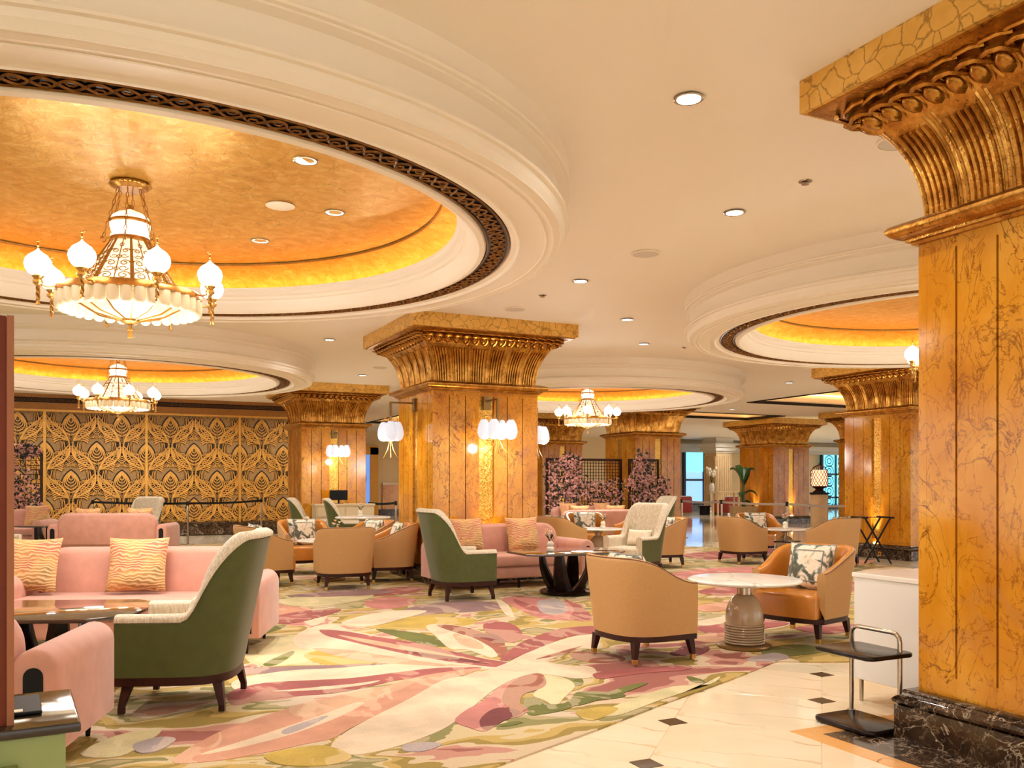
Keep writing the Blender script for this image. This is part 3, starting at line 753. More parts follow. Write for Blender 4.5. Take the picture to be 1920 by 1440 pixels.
    for k, (U, Nn, w, d) in FR.items():
        for i in range(ne):
            u = -w/2 + w*(i+.5)/ne; t = .90
            p = S(k, u, t); q = S(k, u, t+.04); tg = (q-p).normalized(); nn = tg.cross(U).normalized()
            if nn.dot(Nn - Vector((0,0,1))) < 0: nn = -nn
            mat4 = Matrix(((U.x, tg.x, nn.x, p.x), (U.y, tg.y, nn.y, p.y), (U.z, tg.z, nn.z, p.z), (0,0,0,1)))
            sc_ = w*1.36/ne/.108
            if fine and k in faces:
                e_ = obj('egg', EGG, None, root); e_.matrix_basis = mat4 @ Matrix.Diagonal((sc_, sc_, sc_, 1))
                e_ = obj('leaf', LEAF, None, root); e_.matrix_basis = mat4 @ Matrix.Diagonal((sc_, sc_, sc_, 1))
            else:
                for src in (EGGB, LEAFB): joined.add([mat4 @ Vector((v[0]*sc_, v[1]*sc_, v[2]*sc_)) for v in src.v], src.f)
    if joined.v: tag(joined.build('reeding', M['capital_gold'], bell), kind='stuff')
    for k in glow:                                              # small uplight at the foot of the mosaic strip
        U, Nn, w, d = FR[k]; p = Nn*(d+.03) + Vector((0,0,.262))
        up = MB().lathe([(.03,0),(.035,.02),(.028,.03),(.0,.031)], 12).xf(Matrix.Translation(p)).build('uplight', M['uplight_glow'], root)
        q = Vector((x0+sx/2, y0+sy/2, 0)) + Nn*(d+.06) + Vector((0,0,.31))
        lamp('SPOT', q, 130, (1,.72,.32), .02, rot=(R(180),0,0), spot=R(50), blend=.8, name='uplight_light')
    return root
EGGB = MB(); EGGB.lathe([(.001,.026),(.012,.0245),(.022,.019),(.03,.01),(.033,0),(.03,-.01)], 8, cap=False)
EGGB.v = [(x*1.12, y*1.75-.022, z*1.25) for x, y, z in EGGB.v]
EGGB.tube([(.046*math.cos(a), .070*math.sin(a)-.022, .006) for a in [R(d_) for d_ in range(150, 400, 20)]], .009, 5)
EGG = EGGB.mesh('egg'); EGG.materials.append(M['capital_gold'])
LEAFB = MB(); LEAFB.tube([(-.075,.02,.004),(-.045,.05,.022),(0,.062,.03),(.04,.05,.026),(.068,.01,.016),(.074,-.03,.004)], .01, 5, radii=[.007,.012,.015,.015,.012,.006])
LEAFB.tube([(-.05,.085,.004),(-.01,.1,.018),(.05,.095,.016),(.09,.07,.004)], .009, 5)
LEAF = LEAFB.mesh('leaf'); LEAF.materials.append(M['capital_gold'])
pillar(3.965, 1.78, 1.5, 1.5, 'massive golden marble pillar at the right edge, nearest', 'W', 2)
pillar(4.15, 11.12, 1.58, 1.45, 'golden marble pillar at the centre with two glass sconces', 'WSE', 1, glow='S')
pillar(4.22, 19.6, 1.46, 1.5, 'golden marble pillar beside the damask wall with one sconce', 'WS', 1, carved='W')
pillar(13.0, 10.92, 1.5, 1.5, 'golden marble pillar lit from its foot, beside the folding tray stand', 'WS', 1, glow='W')
pillar(12.95, 19.5, 1.45, 1.5, 'golden marble pillar standing behind the flower screen', 'WS', 0)
pillar(12.85, 24.6, 1.45, 1.5, 'golden marble pillar partly hidden behind the screen pillar', '', 0)
pillar(20.9, 23.1, 1.6, 1.7, 'golden marble pillar behind the potted banana plant', 'WS', 0, glow='WS')
pillar(21.0, 18.8, 1.5, 1.5, 'golden marble pillar right of the table lamp, mostly hidden', '', 0)
# fluted stone column far back
fc = thing('fluted_column', 'square fluted stone column between red sofas and window', 'column', (27.3, 34.0, 0))
MB().box(-.45,.45,-.45,.45,0,2.85).build('shaft', M['fluted_stone'], fc, False)
for s in range(8):
    MB().box(-.4+s*.11,-.34+s*.11,-.48,-.45,.3,2.7).build('flute', M['fluted_stone'], fc, False)
    MB().box(-.48,-.45,-.4+s*.11,-.34+s*.11,.3,2.7).build('flute', M['fluted_stone'], fc, False)
b = MB(); b.box(-.5,.5,-.5,.5,2.85,2.95); b.box(-.6,.6,-.6,.6,2.95,3.12); b.box(-.7,.7,-.7,.7,3.12,3.3); b.box(-.52,.52,-.52,.52,3.3,CEIL); b.build('cornice', M['soffit_grey'], fc, False)

# ------------------------------------------------------------------ wall sconces on the pillars
def make_sconce():                                             # local: wall is the plane y=0, the room is -y
    root = thing('wall_sconce', 'x', 'wall lamp', (0,0,0), 0, 'glass tulip sconces on the pillars')
    b = MB(); b.box(-.055,.055,-.03,.0,2.38,2.56); b.build('back_plate', M['bronze_plate'], root, False)
    b = MB(); b.box(-.011,.011,-.36,-.03,2.485,2.507); b.box(-.014,.014,-.374,-.346,2.2,2.507); b.build('bracket', M['bronze_plate'], root, False)
    lm = MB().lathe([(.036,.265),(.053,.245),(.074,.2),(.088,.14),(.09,.085),(.075,.035),(.048,.006),(.001,-.004)], 16, cap=False).mesh('glass_lobe'); lm.materials.append(M['sconce_glow'])
    pt = MB().tube([(0,0,.255),(0,0,.32)], .006, 5).mesh('lobe_pin'); pt.materials.append(M['antique_brass'])
    for dx, dy in ((-.175,.05),(-.085,-.07),(.085,.07),(.175,-.05)):
        L = obj('glass_lobe', lm, None, root, (dx, -.36+dy, 1.955)); obj('lobe_pin', pt, None, L)
        px, py = dx, -.36+dy
        MB().tube([(0,-.36,2.1),(dx*.15,-.36+dy*.15,2.2),(dx*.45,-.36+dy*.45,2.27),(dx*.8,-.36+dy*.8,2.285),(dx,-.36+dy,2.265)], .005, 5).build('stem', M['antique_brass'], root)
        MB().tube([(0,-.36,2.1),(dx*.1,-.36+dy*.1,1.97),(dx*.4,-.36+dy*.4,1.84),(dx*1.05,-.36+dy*1.05,1.72)], .005, 5).build('tail', M['antique_brass'], root)
    return root
SN = make_sconce()
for (x, y, rz, lab) in ((4.15, 11.845, R(-90), 'glass sconce on the left side of the central pillar'), (4.94, 11.12, 0, 'glass sconce on the front face of the central pillar'),
                        (5.73, 11.845, R(90), 'glass sconce half hidden behind the central pillar'), (4.95, 19.6, 0, 'glass sconce on the pillar beside the damask wall')):
    o = place(SN, USED, (x, y, 0), rz, lab)
    q = Matrix.Rotation(rz, 3, 'Z') @ Vector((0,-.5,0))
    lamp('POINT', (x+q.x, y+q.y, 1.86), 15, (1,.9,.74), .06, name='sconce_light')

# ------------------------------------------------------------------ ceiling fixtures
K = 1.0136
dlm_t = MB().lathe([(.078,0),(.089,-.005),(.08,-.010),(.07,-.007),(.068,.02)], 24, cap=False).mesh('trim_ring'); dlm_t.materials.append(M['steel'])
dlm_g = MB().lathe([(.07,.0),(.055,.005),(.001,.005)], 20, cap=False).mesh('lens'); dlm_g.materials.append(M['downlight_glow'])
def downlight(x, y, z, lab, energy, vis=True):
    if vis:
        r_ = thing('downlight', lab, 'ceiling light', (x, y, z), 0, 'recessed downlights')
        obj('trim_ring', dlm_t, None, r_); obj('lens', dlm_g, None, r_, (0,0,-.008))
    if energy: lamp('SPOT', (x, y, z-.03), energy, WARM, .09, rot=(0,0,0), spot=R(155), blend=1.0, name='downlight_and_fill_light')
for x, y, lab in ((3.07,4.08,'recessed downlight nearest the camera, left of the right pillar'), (4.69,5.63,'second recessed downlight from the camera'), (4.77,8.25,'recessed downlight beside the huge ring, near the central pillar'),
                  (6.44,9.90,'recessed downlight right of the central capital, upper one'), (7.80,11.51,'recessed downlight right of the central capital, lower one'), (3.27,13.23,'recessed downlight left of the central capital'),
                  (4.94,17.27,'recessed downlight above the pillar beside the damask wall'), (13.61,14.55,'recessed downlight behind the right ceiling ring'), (16.9,20.4,'recessed downlight between the two rectangular coffers')):
    downlight(x*K, y*K, CEIL-.005, lab, DOWNLIGHT_W)
for x, y, lab in ((1.32,5.99,'downlight in the gold dome, upper of three'), (1.78,7.03,'downlight in the gold dome, right of three'), (1.38,8.13,'downlight in the gold dome, lower of three')):
    downlight(x*1.006, y*1.006, 3.562, lab, DOWNLIGHT_W*.8)
for x, y in ((-1.2,6.0),(-1.2,8.2),(8.2,6.2),(10.3,6.2),(8.5,15.2),(10.6,15.2),(8.5,17.2),(10.6,17.2),(-.6,15.2),(1.5,15.2),(-.6,17.2),(1.5,17.2)):
    downlight(x, y, 3.55, None, DOWNLIGHT_W*.8, False)  # added fill lamps inside the rings, no fittings built
for x, y in ((-3.6,3.2),(-3.6,11.5),(-3.6,20.5),(1.2,2.2),(1.0,11.8),(1.0,21.6),(5.6,-1.5),(9.0,2.0),(13.5,4.5),(13.5,7.6),(9.2,11.4),(9.2,20.8),(17,10),(16,27),(24,20),(24,28),(30,31),(32,24),(10,30),(13,33),(21,33),(-1.5,-2),(-1.5,23.2),(.6,23.2),(2.7,23.2),(4.8,23.2),(27,32.5),(34,33),(31,28),(16.5,21),(18,12),(22,30),(26,26),(29,27)):
    downlight(x, y, CEIL-.005, None, DOWNLIGHT_W, False)  # added fill lamps for even light on ceiling and walls, no fittings
for x, y, lab, r_ in ((4.77,7.01,'round white ceiling speaker beside the huge ring',.14), (4.68,4.02,'round white ceiling speaker next to the right capital',.14), (4.80,9.94,'round ceiling speaker above the central capital',.14), (4.92,16.02,'round ceiling speaker left of the central capital',.14)):
    t_ = thing('ceiling_speaker', lab, 'speaker', (x*K, y*K, CEIL), 0, 'ceiling speakers')
    MB().lathe([(r_,0),(r_+.005,-.008),(r_-.012,-.013),(r_-.014,-.009)], 28, cap=False).build('bezel', M['plaster'], t_)
    MB().lathe([(r_-.012,-.010),(.001,-.014)], 28, cap=False).build('grille', plain('grille_white', '#d8cfc2', .6, 0, .1, 200) if 'grille_white' not in M else M['grille_white'], t_)
t_ = thing('ceiling_speaker', 'white round speaker in the gold dome beside the downlights', 'speaker', (1.35*1.006, 7.04*1.006, 3.562), 0, 'ceiling speakers')
MB().lathe([(.11,0),(.115,-.008),(.1,-.014),(.001,-.018)], 28, cap=False).build('grille', M['plaster'], t_)
for x, y, lab in ((4.68,4.84,'small chrome sprinkler head between downlights and right capital'), (4.74,9.07,'small sprinkler head above the central capital'), (8.60,11.54,'small sprinkler head left of the right ceiling ring')):
    t_ = thing('sprinkler', lab, 'sprinkler', (x*K, y*K, CEIL), 0, 'sprinkler heads')
    MB().lathe([(.05,0),(.048,-.008),(.03,-.012),(.001,-.012)], 16, cap=False).build('escutcheon', M['steel'], t_)
    MB().lathe([(.012,-.012),(.012,-.02),(.028,-.022),(.028,-.026),(.001,-.028)], 12, cap=False).build('deflector', M['steel'], t_)
# ------------------------------------------------------------------ carpet
def ccw(P):
    a = sum(P[i][0]*P[(i+1) % len(P)][1] - P[(i+1) % len(P)][0]*P[i][1] for i in range(len(P)))
    return P if a > 0 else P[::-1]
def smooth_closed(P, n=4):
    out = []; m = len(P)
    for i in range(m):
        p0, p1, p2, p3 = (Vector(P[(i+k-1) % m]) for k in range(4))
        for j in range(n):
            t = j/n
            out.append(tuple(.5*((2*p1) + (p2-p0)*t + (2*p0-5*p1+4*p2-p3)*t*t + (3*p1-p0-3*p2+p3)*t*t*t)))
    return out
carpet = tag(MB().rprism(ccw(CARPET_POLY), .0005, .012, .004, 2).build('carpet', M['carpet'], None, True), 'floral carpet with rose and cream petals on olive ground', 'carpet')
def crop(x, y): return floor_px(420 + x*.375, 900 + y*.375)
PETALS = [  # outlines of the woven flower and one painted shadow, colour by colour, lowest pile first
 ('pile_yellow', [(620,720),(800,690),(1020,690),(1250,700),(1230,730),(1000,755),(800,750)]),
 ('pile_pale', [(150,830),(300,790),(480,770),(640,800),(620,870),(420,920),(200,940),(110,900)]),
 ('pile_yellow', [(400,880),(600,850),(820,890),(900,925),(700,925),(500,930)]),
 ('pile_olive', [(200,925),(330,865),(350,875),(290,920),(230,940)]), ('pile_olive', [(130,760),(280,730),(300,745),(180,780)]),
 ('pile_mauve', [(880,660),(1000,630),(1200,610),(1370,620),(1390,650),(1250,665),(1050,675),(920,690)]),
 ('pile_olive', [(760,750),(960,770),(1080,800),(1110,840),(1000,830),(860,790)]),
 ('pile_salmon', [(130,640),(300,620),(440,650),(500,690),(440,725),(360,738),(220,712),(130,690)]), ('pile_pink', [(240,710),(330,690),(420,680),(440,710),(370,735)]),
 ('pile_cream', [(390,700),(450,650),(520,660),(500,710),(440,735)]),
 ('pile_rose', [(480,585),(700,560),(900,540),(1020,545),(900,575),(700,590),(520,600)]), ('pile_pink', [(700,615),(820,590),(960,600),(900,640),(760,650)]),
 ('pile_pink', [(1390,600),(1480,590),(1640,600),(1760,640),(1840,705),(1720,708),(1580,695),(1470,650)]), ('pile_rose', [(1450,600),(1560,640),(1610,665),(1560,670),(1470,630)]),
 ('pile_rose', [(1700,600),(1790,640),(1840,700),(1730,700),(1750,650)]), ('pile_lilac', [(1570,610),(1680,605),(1720,660),(1640,680),(1580,660)]), ('pile_cream', [(1360,600),(1420,630),(1450,690),(1410,680),(1380,640)]),
 ('pile_cream', [(345,800),(420,750),(540,726),(640,760),(900,815),(1250,890),(1450,925),(1300,958),(1000,940),(700,890),(500,860),(380,850)]),
 ('pile_peach', [(440,850),(640,860),(860,895),(1060,925),(1250,940),(1050,948),(850,932),(620,900)]),
 ('pile_rose', [(480,756),(600,763),(760,790),(950,820),(1150,865),(1300,902),(1440,925),(1370,945),(1180,925),(980,892),(780,850),(600,808),(510,785)]),
 ('pile_peach', [(570,782),(760,812),(960,848),(1150,885),(1280,912),(1130,900),(900,860),(700,820)]), ('pile_plum', [(900,860),(1050,880),(1220,905),(1330,930),(1180,915),(1000,890)]),
 ('pile_mauve', [(80,950),(300,942),(560,934),(820,926),(560,950),(380,965),(180,978),(80,985)]),
 ('pile_cream', [(60,1010),(300,965),(560,950),(830,930),(1060,940),(1300,946),(1000,985),(700,1030),(400,1060),(200,1050),(60,1060)]),
 ('pile_rose', [(30,1070),(200,1025),(420,1012),(640,1000),(840,975),(1060,950),(1290,947),(1060,985),(860,1012),(740,1040),(560,1075),(350,1092),(150,1120),(40,1135)]),
 ('pile_cream', [(240,1068),(420,1050),(640,1030),(780,1012),(700,1035),(480,1060)]),
 ('pile_salmon', [(-260,1420),(-60,1290),(120,1220),(330,1150),(560,1090),(830,1035),(1010,985),(1290,950),(1110,1015),(1050,1055),(960,1085),(880,1130),(760,1190),(640,1250),(540,1305),(420,1330),(200,1378),(-60,1420)]),
 ('pile_peach', [(330,1150),(560,1090),(830,1035),(1000,990),(900,1050),(760,1100),(600,1150),(400,1200)]),
 ('pile_cream', [(-120,1385),(120,1310),(300,1250),(480,1190),(640,1130),(700,1128),(600,1185),(440,1250),(250,1310),(20,1365)]), ('pile_lilac', [(300,1260),(470,1200),(520,1195),(400,1255),(310,1285)]),
 ('pile_cream', [(538,1335),(560,1372),(650,1388),(780,1368),(920,1328),(1070,1270),(1170,1210),(1280,1115),(1350,1060),(1440,1010),(1540,980),(1640,985),(1760,1002),(1860,990),(1840,945),(1720,935),(1620,915),(1700,880),(1790,850),(1870,850),(1870,772),(1750,790),(1620,830),(1500,880),(1400,930),(1250,980),(1100,1010),(980,1075),(860,1140),(720,1210),(600,1280)]),
 ('pile_brown', [(1560,905),(1640,880),(1760,845),(1790,840),(1700,880),(1600,900)]),
 ('pile_rose', [(1380,905),(1470,830),(1560,790),(1680,752),(1860,738),(1860,775),(1720,792),(1600,838),(1500,880),(1430,908)]),
 ('pile_cream', [(1010,742),(1060,728),(1200,738),(1300,770),(1390,815),(1395,865),(1345,897),(1290,882),(1210,855),(1130,852),(1060,790)]),
 ('pile_brown', [(1060,733),(1180,738),(1300,772),(1400,828),(1412,872),(1380,897),(1340,850),(1250,800),(1150,768)]), ('pile_peach', [(1150,775),(1260,810),(1300,850),(1240,850),(1170,820)]),
 ('pile_rose', [(1300,728),(1380,716),(1445,730),(1485,762),(1492,802),(1430,822),(1370,790),(1310,765)]), ('pile_plum', [(1240,785),(1330,775),(1390,800),(1400,830),(1320,810)]),
 ('pile_pale', [(1590,985),(1700,1000),(1755,1040),(1700,1100),(1660,1142),(1600,1112),(1545,1085),(1600,1030)]),
 ('pile_olive', [(1500,1108),(1560,1098),(1620,1132),(1720,1122),(1760,1075),(1860,1068),(1990,1080),(1990,1098),(1810,1122),(1700,1162),(1600,1182),(1520,1182)]),
 ('pile_olive', [(1750,1010),(1790,1005),(1795,1030),(1760,1040)]), ('pile_olive', [(1340,1245),(1440,1222),(1500,1220),(1440,1240)]),
 ('pile_pink', [(1155,1218),(1200,1170),(1290,1118),(1380,1045),(1440,1012),(1530,982),(1585,980),(1612,1020),(1590,1052),(1500,1082),(1482,1130),(1522,1160),(1480,1192),(1400,1215),(1310,1268),(1230,1252)]),
 ('pile_brown', [(1390,1110),(1420,1040),(1500,990),(1585,980),(1612,1020),(1590,1052),(1500,1082),(1482,1130),(1522,1160),(1470,1185),(1420,1155)]),
 ('pile_plum', [(1278,1216),(1340,1160),(1420,1152),(1492,1180),(1400,1216),(1310,1266)]),
 ('pile_yellow', [(200,1390),(420,1345),(540,1350),(640,1400),(520,1440),(300,1440)]), ('pile_lilac', [(900,1340),(1000,1325),(1090,1335),(1000,1370),(900,1368)]),
 ('pile_rose', [(1845,981),(1946,962),(2106,949),(2266,936),(2341,944),(2293,962),(2133,973),(1973,992),(1880,1005)]),
 ('pile_olive', [(1706,1125),(1813,1096),(1920,1072),(2026,1037),(2117,1024),(2093,1040),(1994,1077),(1866,1114),(1760,1141)]),
 ('pile_olive', [(2314,992),(2378,1005),(2405,1021),(2346,1021)]),
 ('pile_brown', [(1733,874),(1840,866),(1986,890),(1994,914),(1866,922),(1760,906)]),
 ('pile_pale', [(1866,1186),(2026,1114),(2240,1045),(2426,1034),(2480,992),(2346,1056),(2160,1120),(1973,1189)]),
 ('pile_yellow', [(1760,1173),(1893,1146),(1973,1160),(1840,1216)]),
 ('pile_salmon', [(2346,800),(2453,773),(2613,778),(2560,810),(2426,821)]),
 ('pile_plum', [(2229,880),(2293,842),(2400,832),(2426,858),(2346,890)]),  # plum patch painted in for the shadow under the front table
 ('pile_rose', [(2320,760),(2480,720),(2693,709),(2826,725),(2693,752),(2480,773)]),
 ('pile_olive', [(2693,858),(2826,832),(2986,840),(3040,858),(2880,885),(2720,890)]),
 ('pile_lilac', [(2613,906),(2746,874),(2826,896),(2720,917)]),
 ('pile_rose', [(2853,746),(3040,725),(3178,733),(3146,762),(2986,778)]),
 ('pile_cream', [(2346,720),(2560,682),(2746,666),(2613,698),(2426,736)]),
 ('pile_rose', [(2373,560),(2533,533),(2773,528),(2880,544),(2666,565),(2453,581)]),
 ('pile_salmon', [(2346,640),(2586,608),(2800,608),(2880,629),(2613,645),(2426,666)]),
 ('pile_rose', [(3040,533),(3253,506),(3466,512),(3413,544),(3146,560)]),
 ('pile_pink', [(2213,480),(2400,448),(2720,437),(2880,453),(2613,480),(2346,501)]),
 ('pile_rose', [(2293,378),(2506,357),(2826,346),(2720,373),(2426,400)]),
 ('pile_salmon', [(2800,432),(3040,405),(3253,405),(3146,437),(2933,453)]),
 ('pile_cream', [(3146,469),(3306,442),(3440,448),(3360,474),(3226,490)]),
 ('pile_pale', [(266,613),(480,576),(746,581),(640,618),(400,640)]),
 ('pile_rose', [(213,706),(373,666),(586,653),(480,693),(320,725)]),
 ('pile_mauve', [(320,586),(586,554),(853,560),(746,581),(480,592)]),
 ('pile_cream', [(586,720),(800,666),(1013,661),(906,698),(720,741)]),
 ('pile_pale', [(-720,1386),(-533,1293),(-320,1258),(-373,1320),(-533,1400)]),
 ('pile_lilac', [(-453,1338),(-320,1301),(-240,1312),(-320,1365),(-421,1381)]),
]
for i, (mn, P) in enumerate(PETALS):
    Q = smooth_closed([crop(x, y) for x, y in P], 4)
    Q = [p for p in ccw(Q)]
    m_ = MB(); m_.rprism(Q, .010, .0124 + .00008*i, 0)
    m_.build('carpet_petal', M[mn], carpet, False)
# stone border in the floor around the near pillar
px0, px1, py0, py1 = 3.965, 5.465, 1.78, 3.28
for nm, o0, o1, mt, z in (('border_strip', .40, .52, 'wainscot_marble', .0025), ('border_field', .06, .40, 'dark_marble', .002)):
    b = MB()
    for a0, a1, c0, c1 in ((px0-o1,px0-o0,py0-o1,py1+o1-.12),(px1+o0,px1+o1,py0-o1,py1+o1-.12),(px0-o0,px1+o0,py1+o0-.12,py1+o1-.12),(px0-o0,px1+o0,py0-o1,py0-o0)): b.box(a0, a1, c0, c1, -.01, z)
    b.build(nm, M[mt], floor, False)

# ------------------------------------------------------------------ upholstered chairs (front is +y)
def tub_path(a, yf, yb, n=2.6, m=28, ns=6):
    P = [(a, yf - (yf)*i/ns) for i in range(ns)]
    for i in range(m+1):
        f = math.pi*i/m; c, s = math.cos(f), math.sin(f)
        P.append((a*math.copysign(abs(c)**(2/n), c), -yb*abs(s)**(2/n)))
    P += [(-a, yf*(i+1)/ns) for i in range(ns)]
    return P
def shell(root, P, hf, z0, zin, th, flare, om, im, names=('shell','lining'), pipe=None, inner_edge=.5, rim=0.0):
    n = len(P); nor = []; L = [0]
    for i in range(n):
        a, b_ = P[max(0,i-1)], P[min(n-1,i+1)]; t = (b_[0]-a[0], b_[1]-a[1]); l = math.hypot(*t) or 1
        nor.append((t[1]/l*-1 if False else -t[1]/l*-1, -t[0]/l)) ; nor[-1] = (-t[1]/l, t[0]/l)
        # outward: away from the seat centre
        if nor[-1][0]*P[i][0] + nor[-1][1]*(P[i][1]-.05) < 0: nor[-1] = (-nor[-1][0], -nor[-1][1])
        if i: L.append(L[-1] + math.hypot(P[i][0]-P[i-1][0], P[i][1]-P[i-1][1]))
    out, inn, seam = [], [], []
    for i in range(n):
        u = abs(2*L[i]/L[-1]-1); h = hf(u); fl = flare(u); nx, ny = nor[i]; x, y = P[i]
        def q(o, z): return (x+nx*o, y+ny*o - (fl*.55*(z-z0) if u < .5 else 0)*0, z)
        oz = [q(fl*(z-z0), z) for z in [z0+(h-.035-z0)*k/6 for k in range(7)]]
        ft = fl*(h-z0)
        if rim:                                                 # the padding rolls over the edge of the outer shell
            oz = [q(fl*(z-z0), z) for z in [z0+(h-rim-z0)*k/6 for k in range(7)]] + [q(fl*(h-rim-z0)-.012, h-rim)]
            iz = [q(fl*(h-rim-z0)-.012, h-rim), q(ft+.004, h-rim+.008), q(ft+.006, h-rim*.5), q(ft-.006, h-.012), q(ft-.03, h), q(ft-th+.03, h-.002), q(ft-th+.006, h-.02), q(ft-th, h-.045)]
        else:
            oz += [q(ft-.006, h-.012), q(ft-.02, h-.002), q(ft-th*inner_edge, h)]
            iz = [q(ft-th*inner_edge, h), q(ft-th+.02, h-.004), q(ft-th+.006, h-.016), q(ft-th, h-.04)]
        iz += [q(-th + fl*(z-z0), z) for z in [h-.04 + (zin-h+.04)*k/5 for k in range(1,6)]]
        out.append(oz); inn.append(iz); seam.append(q(ft-.008, h-.008))
    def strip(rows):
        m = MB(); w = len(rows[0])
        for r_ in rows: m.v += r_
        for i in range(len(rows)-1):
            for j in range(w-1): m.f.append((i*w+j, (i+1)*w+j, (i+1)*w+j+1, i*w+j+1))
        return m
    so = strip(out)
    si = strip(inn)
    for i in (0, n-1):                                          # close the front ends of the arms
        loop_ = out[i] + inn[i][1:]; (si if rim else so).add(loop_, [tuple(range(len(loop_)))])
    so.build(names[0], om, root, True, 50)
    si.build(names[1], im, root, True, 50)
    if pipe: MB().tube(seam, .0045, 4).build('piping', pipe, root)
    return nor
def leg_mesh(hh, top, bot, sx, sy):
    m = MB()
    m.add([(-top,-top,hh),(top,-top,hh),(top,top,hh),(-top,top,hh),(sx-bot,sy-bot,.05),(sx+bot,sy-bot,.05),(sx+bot,sy+bot,.05),(sx-bot,sy+bot,.05)],
          [(3,2,1,0),(4,5,6,7),(0,1,5,4),(1,2,6,5),(2,3,7,6),(3,0,4,7)]); return m
def add_legs(root, pts, hh, top, bot, splay, mat, tip):
    for x, y in pts:
        sx = math.copysign(splay, x); sy = math.copysign(splay, y)
        lg = leg_mesh(hh, top, bot, sx, sy); lg.v = [(v[0]+x, v[1]+y, v[2]) for v in lg.v]; lo = lg.build('leg', mat, root, False)
        MB().box(x+sx-bot, x+sx+bot, y+sy-bot, y+sy+bot, .012, .05).build('ferrule', tip, lo, False)
def smoothstep(a, b_, x):
    t = max(0, min(1, (x-a)/(b_-a))); return t*t*(3-2*t)
def make_armchair():
    root = thing('tub_armchair', 'x', 'armchair', (0,0,0), 0, 'tan tub armchairs')
    P = tub_path(.345, .25, .35, 2.8)
    hf = lambda u: .60 + .20*(1-smoothstep(.28, 1.0, u))
    shell(root, P, hf, .215, .36, .075, lambda u: .10*(1-smoothstep(.3,.9,u))+.015, M['fabric_tan'], M['leather_orange'], ('back_shell','leather_lining'), M['piping_brown'], .35)
    seat = [(x*.80, y*.80 if y < 0 else y) for x, y in P[::-1]]
    seat = [(x, min(y, .25)) for x, y in seat]
    fr = [(.30,.27),(.285,.30),(.15,.325),(0,.333),(-.15,.325),(-.285,.30),(-.30,.27)]
    S_ = ccw([p for p in seat if p[1] < .24] + [])
    S_ = [p for p in P if p[1] < .24]; S_ = [(x*.80, y*.80) for x, y in S_]
    S_ = ccw(S_ + [(-.30,.27),(-.285,.30),(-.15,.325),(0,.333),(.15,.325),(.285,.30),(.30,.27)])
    MB().rprism(S_, .215, .415, .035, 3).build('seat', M['leather_orange'], root, True, 50)
    rail = ccw([p for p in P if p[1] < .24] + [(-.345,.25),(-.30,.29),(-.15,.315),(0,.32),(.15,.315),(.30,.29),(.345,.25)])
    MB().rprism([(x*.985, y*.985) for x, y in rail], .172, .218, .004, 1).build('base_rail', M['dark_wood'], root, True, 40)
    add_legs(root, [(.27,.23),(-.27,.23),(.25,-.26),(-.25,-.26)], .175, .027, .017, .018, M['dark_wood'], M['brass'])
    return root
def make_wingchair(back_inner='fabric_cream', outer='velvet_green'):
    root = thing('wing_chair', 'x', 'armchair', (0,0,0), 0, 'green wing chairs')
    P = tub_path(.345, .31, .32, 3.0, 36, 8)
    hf = lambda u: .585 + .475*(1-smoothstep(.24, .57, u))
    shell(root, P, hf, .225, .36, .105, lambda u: .20*(1-smoothstep(.20,.55,u))+.008, M[outer], M[back_inner], ('outer_shell','inner_upholstery'), None, .10, .05)
    S_ = [(x*.80, y*.80) for x, y in P if y < .30]
    S_ = ccw(S_ + [(-.28,.31),(-.265,.335),(0,.345),(.265,.335),(.28,.31)])
    MB().rprism(S_, .225, .43, .045, 3).build('seat', M[back_inner], root, True, 50)
    rail = ccw([(x*.985, y*.985) for x, y in P if y < .30] + [(-.33,.315),(0,.32),(.33,.315)])
    MB().rprism(rail, .175, .23, .004, 1).build('base_rail', M['dark_wood'], root, True, 40)
    add_legs(root, [(.28,.25),(-.28,.25),(.25,-.25),(-.25,-.25)], .18, .028, .017, .03, M['dark_wood'], M['dark_wood'])
    return root
